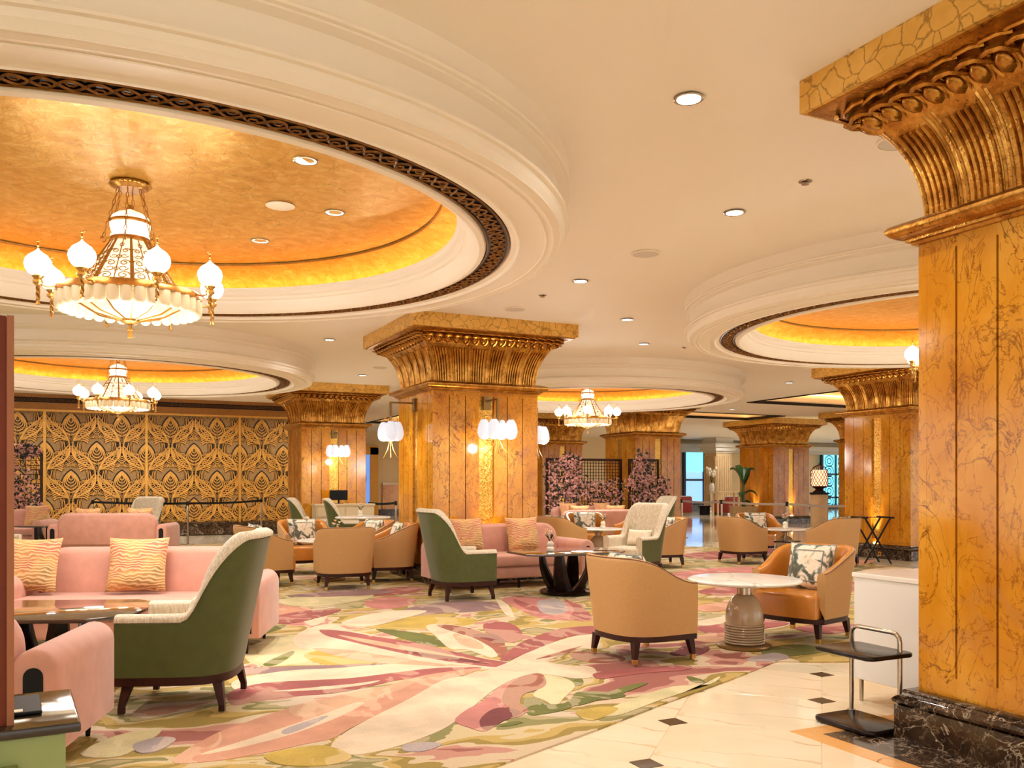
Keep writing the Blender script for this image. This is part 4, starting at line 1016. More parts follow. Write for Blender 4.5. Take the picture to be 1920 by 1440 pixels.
def make_sofa(L, mat='velvet_pink'):
    root = thing('sofa', 'x', 'sofa', (0,0,0), 0, 'pink velvet sofas')
    h = L/2; m = M[mat]
    rect = lambda x0,x1,y0,y1: [(x0,y0),(x1,y0),(x1,y1),(x0,y1)]
    MB().rprism(rect(-h+.17,h-.17,-.36,.37), .13, .28, .02, 2, True).build('base', m, root, True, 50)
    MB().rprism(rect(-h+.185,h-.185,-.26,.40), .282, .43, .035, 3, True).build('seat_cushion', m, root, True, 50)
    W = h-.185; r_ = .2; pl = [(-W,.2),(W,.2)]
    for k in range(9): a = R(k*90/8); pl.append((W-r_+r_*math.cos(a), .80-r_+r_*math.sin(a)))
    for k in range(9): a = R(90+k*90/8); pl.append((-W+r_+r_*math.cos(a), .80-r_+r_*math.sin(a)))
    Mx = Matrix(((1,0,0,0),(0,-.10,1,.03),(0,1,0,0),(0,0,0,1)))    # x, z, y with a slight backward lean
    MB().rprism(pl, -.42, -.22, .05, 3, True, Mx).build('backrest', m, root, True, 50)
    for s in (-1, 1):
        cx = s*(h-.1); w = .1; pl = [(cx-w,.13),(cx+w,.13)]
        for k in range(13): a = R(k*180/12); pl.append((cx+w*math.cos(a), .50+w*math.sin(a)))
        My = Matrix(((1,0,0,0),(0,0,1,0),(0,1,0,0),(0,0,0,1)))
        ar = MB().rprism(pl, -.43, .43, .03, 3, True, My).build('arm', m, root, True, 50)
        for e in (-1, 1):
            w2 = .042; sl = [(cx-w2,.17),(cx+w2,.17)]
            for k in range(9): a = R(k*180/8); sl.append((cx+w2*math.cos(a), .478+w2*math.sin(a)))
            MB().rprism(sl, min(e*.425,e*.434), max(e*.425,e*.434), 0, 1, False, My).build('arm_slot', M['black'], ar, False)
        for y in (-.34, .34):
            MB().lathe([(.012,0),(.022,.14)], 10, cx*.985, y).build('leg', M['black_wood'], root)
    for y in (-.30, .33): MB().lathe([(.012,0),(.022,.14)], 10, 0, y).build('leg', M['black_wood'], root)
    return root
def pillow_pt(u, v, w, h, t, side):
    x = (u-.5)*w; z = (v-.5)*h; a = 2*u-1; c = 2*v-1
    pin = 1 - .05*(1-c*c)*a*a; x *= 1 - .07*(1-a*a*a*a*0)*(1-abs(c)**2)*abs(a)**3; z *= 1 - .07*(1-abs(a)**2)*abs(c)**3
    th = t*.5*max(0, (1-a**4))**.5*max(0, (1-c**4))**.5
    return (x, side*th, z)
def make_cushion(name, w, h, t, mat, label, cat='cushion', trim=None, group=None):
    root = thing(name, label, cat, (0,0,0), 0, group)
    m = MB()
    for s in (-1, 1): m.grid(lambda u, v: pillow_pt(u, v, w, h, t, s), 14, 14)
    m.build('cover', M[mat], root, True, 60)
    if trim:
        edge = [(i/14, 0) for i in range(14)] + [(1, i/14) for i in range(14)] + [(1-i/14, 1) for i in range(14)] + [(0, 1-i/14) for i in range(14)]
        MB().tube([pillow_pt(u, v, w, h, t, 1) for u, v in edge], .006, 4, True).build('edge_piping', M[trim], root)
        for s in (-1, 1):
            q = [(.17+.66*i/10, .17) for i in range(10)] + [(.83, .17+.66*i/10) for i in range(10)] + [(.83-.66*i/10, .83) for i in range(10)] + [(.17, .83-.66*i/10) for i in range(10)]
            pts = [Vector(pillow_pt(u, v, w, h, t, s)) + Vector((0, s*.001, 0)) for u, v in q]
            MB().tube(pts, .0065, 4, True).build('trim_ribbon', M[trim], root)
    return root
def put_cushion(proto, base, rz, loc, tilt, label, dz=0, group=None, spin=0.0):
    """a cushion standing on a seat: loc is in the seat's own frame, tilt leans it back"""
    o = copy_tree(proto) if USED.get(proto.name) else proto; USED[proto.name] = True
    v = Matrix.Rotation(rz, 3, 'Z') @ Vector(loc)
    o.location = (base[0]+v.x, base[1]+v.y, v.z); o.rotation_mode = 'XYZ'
    o.rotation_euler = (tilt, spin, rz+dz); tag(o, label, None, group)
    return o
ARM = make_armchair(); WING = make_wingchair(); SOFA = make_sofa(2.15)
CW = make_cushion('wave_cushion', .48, .46, .17, 'cushion_wave', 'x', trim=None, group='wave patterned sofa cushions')
CF = make_cushion('floral_cushion', .44, .42, .16, 'cushion_floral', 'x', trim='trim_grey', group='floral armchair cushions')
CC = make_cushion('lumbar_cushion', .42, .24, .14, 'cushion_cream', 'x', trim=None, group='cream lumbar cushions')
E1 = Vector((.93,-.36)); E2 = Vector((.36,.93)); TH = face(*E2)
def armchair(x, y, rz, lab, cush=None):
    place(ARM, USED, (x, y, .012), rz, lab)
    if cush: put_cushion(CF, (x, y), rz, (0, -.125, .62), R(14), cush)
def wing(x, y, rz, lab, cush=None):
    place(WING, USED, (x, y, .012), rz, lab)
    if cush: put_cushion(CC, (x, y), rz, (0, -.10, .565), R(16), cush)
def sofa(x, y, rz, lab, cush=()):
    place(SOFA, USED, (x, y, .012), rz, lab)
    for lx, lb, dz in cush: put_cushion(CW, (x, y), rz, (lx, -.09, .685), R(17), lb, dz)
# right foreground pair
armchair(3.87, 5.72, face(1,.05), 'tan tub armchair seen from behind, left of the white table in front', 'floral cushion peeping over the nearest tan armchair')
armchair(5.62, 5.84, face(-1,-.28), 'tan leather tub armchair facing us right of the white table in front', 'floral cushion in the armchair right of the front white table')
# centre-left group of five
armchair(2.95, 11.2, face(.08,1), 'tan tub armchair seen square from behind, centre left group')
armchair(2.12, 12.0, face(1,.12), 'tan tub armchair on the left side of the centre left group', 'floral cushion in the left armchair of the centre left group')
armchair(2.92, 13.35, face(.05,-1), 'tan leather armchair facing us at back of the centre left group', 'floral cushion facing us in the centre left group')
armchair(3.72, 11.75, face(-1,.12), 'tan tub armchair against the left side of the central pillar', 'floral cushion in the armchair against the central pillar')
armchair(3.72, 12.85, face(-1,-.35), 'tan tub armchair behind the one against the central pillar', 'floral cushion in the rear armchair left of the central pillar')
# group behind the grey wing chair
armchair(7.3, 13.2, face(1,.1), 'tan tub armchair left of the marble table behind the pink sofa', 'floral cushion in the armchair left of the rear marble table')
armchair(8.45, 14.4, face(-.35,-1), 'tan leather armchair facing us in front of the rear pink sofa', 'floral cushion facing us before the rear pink sofa')
armchair(8.9, 13.45, face(-1,.1), 'tan tub armchair right of the rear marble table, behind the wing chair', 'pale cushion in the armchair behind the grey wing chair')
armchair(8.35, 11.85, face(-.97,.25), 'tan tub armchair showing right behind the grey wing chair', 'floral cushion in the armchair right of the grey wing chair')
# right rear group
armchair(10.0, 11.8, face(1,-.05), 'tan tub armchair seen from behind, left of the right rear table')
armchair(10.95, 10.72, face(-.12,1), 'tan tub armchair before the folding tray stand', 'cushion just showing over the armchair by the tray stand')
armchair(11.2, 12.75, face(-.25,-1), 'tan leather armchair behind the right rear table', 'floral cushion facing us behind the right rear table')
# wing chairs
wing(.535, 5.74, face(-E1.x,-E1.y), 'olive green wing chair in the left foreground, turned left', 'cream lumbar cushion in the foreground green wing chair')
wing(3.92, 9.58, face(1,0), 'olive green wing chair beside the pink sofa at the central pillar', 'cream lumbar cushion in the wing chair by the central sofa')
wing(7.2, 10.85, face(-.95,-.35), 'grey upholstered wing chair with green back facing left, right of centre', 'cream lumbar cushion with dark strap in the grey wing chair')
wing(1.0, 20.9, face(-.5,-.85), 'pale wing chair standing before the damask wall')
wing(-1.35, 15.0, face(E1.x,E1.y), 'green wing chair cut off at the left edge behind the wooden post', 'cream cushion in the wing chair at the left edge')
wing(4.72, 17.6, face(1,-.25), 'dark green wing chair before the pillar beside the damask wall')
wing(4.2, 18.55, face(1,-.3), 'grey green wing chair with cream cushion left of the rear white table', 'cream cushion in the chair left of the rear white table')
wing(12.1, 17.4, face(-1,0), 'wing chair top showing before the flower screen pillar')
# sofas
sofa(.34, 7.84, face(-E2.x,-E2.y), 'pink velvet sofa facing us in the left foreground', [(0.02, 'wave patterned cushion on the right of the foreground pink sofa', .05), (.88, 'wave patterned cushion on the left of the foreground pink sofa', -.05)])
sofa(-1.03, 5.16, face(.30,.95), 'pink velvet sofa at lower left, its rounded arm end nearest')
sofa(.43, 18.34, TH, 'pink velvet sofa seen from behind before the damask wall', [(-.45, 'cushion tip showing left on the sofa seen from behind', 0), (.5, 'cushion tip showing right on the sofa seen from behind', 0)])
sofa(-1.75, 21.2, face(-E2.x,-E2.y), 'pink velvet sofa facing us below the left flower screen', [(-.75, 'gold patterned cushion on the sofa below the left flower screen', .1)])
sofa(5.0, 10.56, face(0,-1), 'pale pink velvet sofa against the foot of the central pillar', [(.56, 'wave patterned cushion next to the green wing chair at the central sofa', 0), (-.26, 'wave patterned cushion in the middle of the central sofa', 0)])
sofa(9.75, 16.3, face(.1,1), 'dusky pink sofa back behind the rear marble table', [(-.4, 'cushion tip left on the rear dusky pink sofa', 0), (.45, 'cushion tip right on the rear dusky pink sofa', 0)])
sofa(10.9, 18.35, face(0,-1), 'pink sofa facing us right before the flower screen', [(.55, 'gold cushion left on the sofa before the flower screen', 0), (-.4, 'gold cushion right on the sofa before the flower screen', 0)])

# ------------------------------------------------------------------ tables
def make_round_table():
    root = thing('pedestal_table', 'x', 'table', (0,0,0), 0, 'white marble pedestal tables')
    MB().lathe([(.0,.53),(.40,.53),(.445,.537),(.458,.547),(.458,.556),(.445,.564),(.43,.566),(.0,.566)], 48, cap=False).build('table_top', M['white_marble'], root, True, 30)
    MB().lathe([(.058,.432),(.058,.50),(.075,.52),(.12,.53)], 24).build('collar', M['steel'], root)
    MB().lathe([(.150,.20),(.154,.235),(.152,.275),(.144,.32),(.128,.365),(.105,.40),(.08,.424),(.06,.436)], 32).build('bell', M['taupe_lacquer'], root)
    prof = []
    for k in range(8):
        z = .035 + k*.0208; prof += [(.150,z),(.160,z+.005),(.162,z+.0104),(.160,z+.0155),(.150,z+.0208)]
    MB().lathe(prof, 32).build('ribbed_base', M['taupe_lacquer'], root)
    MB().lathe([(.0,0),(.215,0),(.22,.008),(.22,.02),(.21,.028),(.155,.034),(.0,.036)], 40, cap=False).build('foot_plate', M['bronze_plate'], root, True, 30)
    return root
RT = make_round_table()
for x, y, lab in ((4.85,5.70,'white marble pedestal table with ribbed taupe base in front'), (3.02,12.2,'white marble table in the centre left group of armchairs'), (8.05,13.3,'marble table before the rear leather armchair'),
                  (10.95,11.8,'white marble table in the right rear group'), (4.7,16.4,'white round table before the pillar beside the damask wall')):
    o = place(RT, USED, (x, y, .012), 0, lab)
    if (x, y) == (4.7, 16.4): o.scale = (1.15, 1.15, 1.28)
def make_dark_table():
    root = thing('lacquer_table', 'x', 'table', (0,0,0), 0, 'dark lacquer lounge tables')
    a, c, k = .68, .47, .2
    MB().rprism([(-a+k,-c),(a-k,-c),(a,-c+k),(a,c-k),(a-k,c),(-a+k,c),(-a,c-k),(-a,-c+k)], .50, .525, .006, 2, True).build('table_top', plain('smoked_glass', '#3a2419', .06, 0, .2, 5, coat=1.0), root, True, 40)
    foot = MB(); foot.lathe([(.0,.0),(.28,0),(.32,.012),(.33,.035),(.31,.05),(.0,.06)], 32, cap=False); foot.build('foot', M['black_wood'], root)
    for q in range(4):
        an = math.pi/4 + q*math.pi/2; m = MB(); pts = []
        rows = []
        for i in range(9):
            t = i/8; r_ = .12 + .19*math.sin(t*math.pi/2); z = .04 + .462*t**1.25; w = .105 - .045*t + .02*(1-t); th = .05*(1-t)+.026
            rows.append((r_, z, w, th))
        for r_, z, w, th in rows:
            for du, dr in ((-w,-th*.2),(-w*.6,th),(w*.6,th),(w,-th*.2),(w*.5,-th),(-w*.5,-th)):
                m.v.append(((r_+dr)*math.cos(an)-du*math.sin(an), (r_+dr)*math.sin(an)+du*math.cos(an), z))
        for i in range(8):
            for j in range(6): j2 = (j+1) % 6; m.f.append((i*6+j, i*6+j2, i*6+6+j2, i*6+6+j))
        m.f.append(tuple(range(5,-1,-1))); m.f.append(tuple(48+j for j in range(6)))
        m.build('petal_leg', M['black_wood'], root, True, 45)
    return root
DT = make_dark_table()
place(DT, USED, (5.25, 9.42, .012), 0, 'dark lacquer table with petal legs before the central sofa')
place(DT, USED, (-.30, 6.5, .012), TH, 'dark glossy table between the two foreground pink sofas')
place(DT, USED, (-.62, 19.75, .012), TH, 'dark table between the two sofas before the damask wall')
sd = thing('side_table', 'small round wooden side table behind the foreground sofa', 'table', (-.2, 12.2, .012))
MB().lathe([(.0,.48),(.27,.48),(.28,.49),(.28,.51),(.27,.515),(.0,.515)], 32, cap=False).build('table_top', M['stone_pedestal'], sd, True, 30)
for k in range(3):
    a = k*2.094+.5; MB().box(-.03,.03,-.03,.03,0,.48).xf(Matrix.Translation((.15*math.cos(a), .15*math.sin(a), 0))).build('leg', M['fabric_grey'], sd, False)
# vases of flowers
def make_vase():
    root = thing('flower_vase', 'x', 'vase', (0,0,0), 0, 'little ivory vases of flowers')
    MB().lathe([(.03,0),(.045,.008),(.048,.04),(.03,.06),(.042,.075),(.042,.10),(.026,.115),(.022,.125),(.018,.125)], 18).build('vase', M['vase_ivory'], root)
    rnd = random.Random(3)
    for k in range(6):
        a = rnd.uniform(0, 6.28); r_ = rnd.uniform(.015, .06); z = rnd.uniform(.17, .27); x, y = r_*math.cos(a), r_*math.sin(a)
        st = MB().tube([(0,0,.11),(x*.5,y*.5,z*.7),(x,y,z)], .0025, 4).build('stem', M['leaf_green'], root)
        f = MB()
        for i in range(6):
            b_ = i*math.pi/3; f.grid(lambda u, v: (x+.026*v*math.cos(b_+(u-.5)*.9), y+.026*v*math.sin(b_+(u-.5)*.9), z+.012*v*v+.006*math.sin(u*3.14)), 3, 3)
        f.lathe([(.001,.018),(.012,.012),(.014,.0),(.001,-.012)], 8, cap=False); f.v[-32:] = [(v[0]+x, v[1]+y, v[2]+z) for v in f.v[-32:]]
        f.build('blossom', M['petal_peach'] if k % 2 else M['petal_white'], st)
    for k in range(5):
        a = k*1.3; f = MB().grid(lambda u, v: ((.02+.07*v)*math.cos(a)-(u-.5)*.03*math.sin(v*3.1)*math.sin(a), (.02+.07*v)*math.sin(a)+(u-.5)*.03*math.sin(v*3.1)*math.cos(a), .14+.12*v-.05*v*v), 2, 4)
        f.build('leaf', M['leaf_green'], root)
    return root
VS = make_vase()
for x, y, z, lab in ((5.03,9.42,.537,'ivory vase of flowers on the dark lacquer table by the central sofa'), (3.12,12.2,.578,'ivory vase of flowers on the centre left marble table'), (4.62,16.3,.735,'ivory vase of flowers on the rear white table'),
                     (8.12,13.25,.578,'ivory vase of flowers on the rear marble table'), (10.9,11.75,.578,'ivory vase of flowers on the right rear table'), (-.35,19.75,.537,'ivory vase of flowers between the sofas before the damask wall')):
    place(VS, USED, (x, y, z), random.uniform(0, 6), lab)
# ------------------------------------------------------------------ flower screens
def lattice_screen(x0, x1, y, h, lab, rz=0.0, seed=1, dense=1.0, step=.075, cloud=()):
    w = x1-x0; root = thing('flower_screen', lab, 'screen', ((x0+x1)/2, y, 0), rz, 'dark lattice screens with pink flowers')
    for s in (-1, 1): MB().box(s*w/2-.03, s*w/2+.03, -.025, .025, 0, h).build('post', M['dark_wood'], root, False)
    for z in (.12, h-.03): MB().box(-w/2, w/2, -.022, .022, z-.03, z+.03).build('rail', M['dark_wood'], root, False)
    m = MB()
    n = int(w/step)
    for i in range(1, n): m.box(-w/2+i*w/n-.007, -w/2+i*w/n+.007, -.012, .0, .12, h-.03)
    n2 = int((h-.15)/step)
    for i in range(1, n2): z = .12+i*(h-.15)/n2; m.box(-w/2, w/2, .0, .012, z-.007, z+.007)
    tag(m.build('lattice', M['dark_wood'], root, False), kind='stuff')
    rnd = random.Random(seed)
    for nm, mt, cnt, sz in (('pink_blossom', 'petal_pink', int(950*dense), .075), ('dark_foliage', 'leaf_dark', int(420*dense), .09)):
        m = MB()
        for k in range(cnt):
            cx, cz, rx, rz_ = rnd.choice(cloud)
            a = rnd.uniform(0, 6.28); r_ = math.sqrt(rnd.random()); p = Vector((cx+rx*r_*math.cos(a), rnd.uniform(-.17, -.03), cz+rz_*r_*math.sin(a)))
            d = Vector((rnd.uniform(-1,1), rnd.uniform(-.8,.2), rnd.uniform(-.7,1))).normalized(); s = d.cross(Vector((rnd.uniform(-1,1), -1, rnd.uniform(-.5,.5)))).normalized(); nn = d.cross(s)
            L = sz*rnd.uniform(.7, 1.5); W = L*.26
            m.add([p, p+d*L*.35+s*W+nn*.01, p+d*L*.75+s*W*.7, p+d*L+nn*.012, p+d*L*.75-s*W*.7, p+d*L*.35-s*W+nn*.01, p+d*L*.5-nn*.012],
                  [(0,1,6),(1,2,6),(2,3,6),(3,4,6),(4,5,6),(5,0,6)])
        tag(m.build(nm, M[mt], root, False), kind='stuff')
    return root
lattice_screen(10.2, 12.35, 19.28, 2.0, 'wide dark lattice screen covered in pink flowers behind the central pillar', 0, 2, 1.0, .08,
               [(-.85,1.5,.35,.45),(-.4,1.35,.5,.4),(.1,1.2,.6,.25),(-.8,.9,.4,.4),(.5,1.1,.5,.3),(.85,1.15,.3,.4),(-.2,.9,.7,.4),(-.5,1.9,.3,.2),(-.6,1.5,.4,.4)])
lattice_screen(12.42, 13.3, 18.98, 2.0, 'narrow dark lattice screen heaped with pink flowers before the pillar', 0, 5, .75, .08,
               [(-.15,1.8,.28,.4),(-.3,1.3,.3,.4),(.0,1.1,.35,.35),(-.1,1.5,.4,.4),(.52,1.2,.2,.35),(.05,.7,.35,.3)])
lattice_screen(-3.4, -1.0, 22.6, 2.12, 'dark slatted screen with pink blossom at the left by the damask wall', 0, 9, 1.0, .1,
               [(.5,1.5,.5,.5),(.2,1.2,.6,.4),(.7,1.1,.45,.4),(.6,.7,.5,.4),(.3,2.05,.3,.25),(.9,2.1,.3,.14),(.9,.9,.3,.5)])

# ------------------------------------------------------------------ stanchions and belts
def make_stanchion(mat):
    root = thing('stanchion', 'x', 'barrier post', (0,0,0), 0, 'queue barrier posts')
    MB().lathe([(.0,0),(.16,0),(.165,.008),(.14,.02),(.03,.03),(.0,.03)], 28, cap=False).build('foot', M[mat], root)
    MB().lathe([(.025,.025),(.025,.90)], 14).build('post', M[mat], root)
    MB().lathe([(.034,.88),(.034,.965),(.03,.972),(.0,.972)], 14, cap=True).build('cassette', M['black'], root)
    return root
ST = make_stanchion('steel')
posts = [(1.95,20.75,'steel barrier post before the damask wall'), (4.0,23.4,'steel barrier post at the right end of the damask wall'), (.05,23.3,'steel barrier post behind the pink sofa seen from behind'),
         (13.55,18.3,'barrier post right of the flower screen'), (13.6,16.8,'barrier post in front of the potted banana plant'), (13.5,14.5,'barrier post before the pillar behind the plant'), (6.2,19.0,'barrier post left of the central pillar')]
for x, y, lab in posts: place(ST, USED, (x, y, 0), 0, lab)
def belt(a, b_, mat, lab):
    d = Vector((b_[0]-a[0], b_[1]-a[1], 0)); L = d.length; m = MB()
    n = Vector((-d.y, d.x, 0)).normalized()*.003; A = Vector((a[0], a[1], 0)) + d.normalized()*.034; B = Vector((b_[0], b_[1], 0)) - d.normalized()*.034
    rows = [A + (B-A)*i/8 for i in range(9)]
    for i, p in enumerate(rows):
        s = -.02*math.sin(math.pi*i/8)
        for o, z in ((n,.90),(n,.95),(-n,.95),(-n,.90)): m.v.append((p.x+o.x, p.y+o.y, z+s))
    for i in range(8):
        for j in range(4): m.f.append((i*4+j, i*4+(j+1) % 4, i*4+4+(j+1) % 4, i*4+4+j))
    tag(m.build('barrier_belt', M[mat], None, False), lab, 'barrier belt', 'queue barrier belts')
plain('belt_grey', '#a08e7c', .6)
belt(posts[2], posts[0], 'black', 'black barrier belt stretched behind the pink sofa back'); belt(posts[0], posts[1], 'black', 'black barrier belt stretched before the damask wall')
belt(posts[3], posts[4], 'belt_grey', 'grey barrier belt left of the potted plant'); belt(posts[4], posts[5], 'belt_grey', 'grey barrier belt before the pillar behind the plant'); belt(posts[5], (13.45, 12.55), 'belt_grey', 'grey barrier belt ending at the pillar lit from its foot')
belt(posts[6], (5.66, 19.45), 'black', 'black barrier belt left of the central pillar')

# ------------------------------------------------------------------ right foreground: two-tier trolley table and host stand
tr = thing('tray_table', 'two-tier dark wood side table with steel handle beside the right pillar', 'side table', (3.87, 3.6, 0))
def rrect(x0, x1, y0, y1, r_):
    P = []
    for cx, cy, a0 in ((x1-r_,y0+r_,-90),(x1-r_,y1-r_,0),(x0+r_,y1-r_,90),(x0+r_,y0+r_,180)):
        for k in range(5): a = R(a0+k*22.5); P.append((cx+r_*math.cos(a), cy+r_*math.sin(a)))
    return P
MB().rprism(rrect(-.15,.17,-.22,.2,.05), .006, .034, .008, 2, True).build('lower_shelf', M['black_wood'], tr, True, 45)
MB().rprism(rrect(-.15,.20,-.22,.2,.05), .405, .43, .008, 2, True).build('upper_shelf', M['black_wood'], tr, True, 45)
MB().tube([(.13,-.17,.03),(.13,-.17,.48),(.13,-.165,.505),(.13,-.145,.525),(.13,-.12,.53),(.13,.12,.53),(.13,.145,.525),(.13,.165,.505),(.13,.17,.48),(.13,.17,.03)], .013, 10).build('handle_rail', M['steel'], tr)
for s in (-1, 1): MB().lathe([(.024,.034),(.024,.042),(.015,.046)], 12, .13, s*.17).build('flange', M['steel'], tr)
hs = thing('host_stand', 'white cabinet with marble top behind the right pillar', 'cabinet', (4.67, 3.78, 0))
MB().rprism([(-.36,-.34),(.4,-.34),(.4,.26),(-.36,.26)], .14, .77, .004, 1, True).build('body', M['host_white'], hs, False)
MB().rprism([(-.37,-.35),(.41,-.35),(.41,.27),(-.37,.27)], .771, .80, .004, 1, True).build('marble_top', M['white_marble'], hs, False)
for x, y in ((-.33,-.31),(-.33,.23),(.37,-.31),(.37,.23)): MB().lathe([(.012,0),(.014,.14)], 10, x, y).build('leg', M['steel'], hs)
# left foreground: pistachio cabinet with black marble top, wooden post, black sheet as a reflection
cb = thing('front_cabinet', 'pistachio green cabinet with dark marble top at lower left', 'cabinet', (-.10, 1.84, 0), R(4))
MB().rprism([(-.9,.03),(.06,.03),(.06,.31),(-.9,.31)], .0, .879, .003, 1).build('carcass', M['pistachio'], cb, False)
dr = MB().box(-.86,-.02,.018,.03,.1,.83).build('door_panel', M['pistachio'], cb, False)
b = MB()
for a0, a1, c0, c1 in ((-.86,-.02,.80,.83),(-.05,-.02,.1,.80),(-.86,-.05,.1,.13)): b.box(a0, a1, .008, .018, c0, c1)
b.build('door_moulding', M['pistachio'], dr, False)
b = MB()
for a0, a1, c0, c1 in ((-.80,-.075,.762,.775),(-.088,-.075,.15,.762),(-.80,-.088,.15,.163)): b.box(a0, a1, .010, .018, c0, c1)
b.build('inner_bead', M['pistachio'], dr, False)
MB().rprism([(-.92,.012),(.085,.012),(.085,.325),(-.92,.325)], .88, .90, .005, 2, True).build('worktop', M['counter_marble'], cb, True, 30)
pw = thing('wooden_post', 'reddish wooden upright standing on the dark marble cabinet top', 'post', (-.172, 1.905, .9), R(4))
MB().rprism([(-.5,-.02),(.03,-.02),(.03,.03),(-.5,.03)], .0, .765, .004, 2).build('board', M['post_wood'], pw, False)
MB().box(.03,.042,-.024,.034,.0,.765).build('edge_strip', M['edge_wood'], pw, False)
fo = thing('dark_reflection_sheet', 'black sheet added as a dark reflection on the marble cabinet top', 'reflection', (-.135, 2.02, .9), R(4))  # thin black piece added in place of a dark reflection in the worktop
MB().rprism([(-.14,-.075),(.045,-.075),(.045,.085),(-.14,.085)], .001, .008, .002, 1, True).build('cover', M['black'], fo, False)
MB().box(-.02,.012,-.07,-.05,.008,.0095).build('white_corner', M['petal_white'], fo, False)

# ------------------------------------------------------------------ far furniture
ts = thing('tray_stand', 'black folding tray stand beside the pillar lit from its foot', 'stand', (12.05, 10.9, 0), face(-.3,-1))
for s in (-1, 1):
    MB().tube([(-.24,s*.18,0),(.24,s*.18,.78)], .016, 5).build('leg', M['black'], ts); MB().tube([(.24,s*.15,0),(-.24,s*.15,.78)], .016, 5).build('leg', M['black'], ts)
for x in (-.24, .24):
    MB().box(x-.02,x+.02,-.24,.24,.77,.80).build('top_bar', M['black'], ts, False)
for y in (-.15, .15): MB().box(-.24,.24,y-.02,y+.02,.785,.79).build('strap', M['black'], ts, False)
st2 = thing('small_tray_table', 'small dark tray table with wire handle at the right rear table', 'side table', (10.2, 10.95, .012), R(20))
MB().rprism(rrect(-.2,.2,-.15,.15,.04), .40, .42, .005, 2, True).build('tray', M['black_wood'], st2, True, 45)
MB().rprism(rrect(-.2,.2,-.15,.15,.04), .0, .02, .005, 2, True).build('foot', M['black_wood'], st2, True, 45)
MB().tube([(-.17,.13,.01),(-.17,.13,.50),(-.15,.13,.52),(.15,.13,.52),(.17,.13,.50),(.17,.13,.01)], .01, 8).build('handle_rail', M['steel'], st2)
cr = thing('credenza', 'long beige credenza against the pillar beside the damask wall', 'cabinet', (5.15, 19.2, 0))
MB().rprism([(-.75,-.2),(.55,-.2),(.55,.2),(-.75,.2)], .08, .88, .004, 1).build('carcass', M['cream_panel'], cr, False)
MB().rprism([(-.77,-.22),(.57,-.22),(.57,.2),(-.77,.2)], .881, .92, .004, 1).build('top', M['cream_panel'], cr, False)
for k in range(2): MB().box(-.72+k*.63,-.13+k*.63,-.215,-.2,.12,.60).build('door', M['cream_panel'], cr, False)
for k in range(2): MB().box(-.72+k*.63,-.13+k*.63,-.215,-.2,.64,.84).build('drawer', M['cream_panel'], cr, False)
MB().box(-.7,.5,-.16,.16,.0,.08).build('plinth', M['black_wood'], cr, False)
mn = thing('dark_monitor', 'dark screen standing on the beige credenza', 'monitor', (4.95, 19.2, .92))
MB().rprism(rrect(-.2,.2,.08,.30,.01), -.01, .012, .003, 1, True, Matrix(((1,0,0,0),(0,0,1,0),(0,1,0,0),(0,0,0,1)))).build('panel', M['black'], mn, False)
MB().box(-.02,.02,-.01,.01,.0,.1).build('neck', M['black'], mn, False); MB().box(-.09,.09,-.06,.06,.0,.01).build('foot', M['black'], mn, False)
# banana plant in basket
pp = thing('banana_plant', 'potted banana plant in a woven basket pot', 'plant', (18.1, 21.3, 0))
MB().lathe([(.30,0),(.34,.1),(.39,.4),(.42,.62),(.44,.68),(.40,.68),(.37,.62),(.0,.6)], 28).build('basket', M['basket'], pp)
for k in range(28):
    a = 2*math.pi*k/28; MB().tube([(.305*math.cos(a), .305*math.sin(a), .01), (.345*math.cos(a), .345*math.sin(a), .1), (.395*math.cos(a), .395*math.sin(a), .4), (.43*math.cos(a), .43*math.sin(a), .65)], .014, 4).build('cane', M['basket'], pp)
MB().tube([(0,0,.6),(-.03,0,1.0),(-.02,0,1.5)], .06, 8, radii=[.07,.055,.035]).build('stem', M['leaf_green'], pp)
for i, (a, L, up, w, z0) in enumerate(((2.6,.75,.75,.16,1.25),(.4,.6,.7,.15,1.3),(1.6,.7,.8,.14,1.3),(-.5,.75,.30,.08,1.0),(3.6,.55,.2,.08,1.0),(-.3,.6,.05,.09,.8),(5.2,.6,.6,.15,1.35))):
    def lf(u, v):
        r_ = L*v; z = z0 + up*math.sin(v*1.9)*.75 + (.0 if up > .5 else -.25*v*v); ww = w*math.sin(math.pi*min(1, .08+v*.95))**.6*(u-.5)*2
        return (r_*.55*math.cos(a) - ww*math.sin(a), r_*.55*math.sin(a) + ww*math.cos(a), z + abs(u-.5)*.12)
    MB().grid(lf, 4, 10).build('leaf', M['leaf_green'], pp)
# lamp on pedestal
pd = thing('stone_pedestal', 'round stone pedestal under the table lamp', 'pedestal', (19.3, 19.4, 0))
MB().lathe([(.30,0),(.30,.08),(.25,.1),(.245,1.05),(.0,1.05)], 32).build('drum', M['stone_pedestal'], pd, True, 30)
MB().lathe([(.27,1.05),(.27,1.11),(.0,1.11)], 32).build('cap', M['black'], pd, True, 30)
lp = thing('table_lamp', 'glowing lattice table lamp on the stone pedestal', 'lamp', (19.3, 19.4, 1.11))
MB().lathe([(.18,0),(.18,.03),(.12,.06),(.11,.1),(.17,.14),(.22,.17),(.22,.19),(.0,.19)], 28).build('foot', M['dark_wood'], lp)
MB().lathe([(.215,.19),(.235,.3),(.24,.45),(.23,.6),(.2,.66)], 28, cap=False).build('shade', M['lamp_shade_glow'], lp)
m = MB()
for k in range(16):
    for s in (-1, 1):
        m.tube([((.238+.006*math.sin(math.pi*i/10))*math.cos(2*math.pi*k/16+s*i*.11), (.238+.006*math.sin(math.pi*i/10))*math.sin(2*math.pi*k/16+s*i*.11), .19+.46*i/10) for i in range(11)], .008, 4)
m.build('shade_lattice', M['dark_wood'], lp)
m = MB()
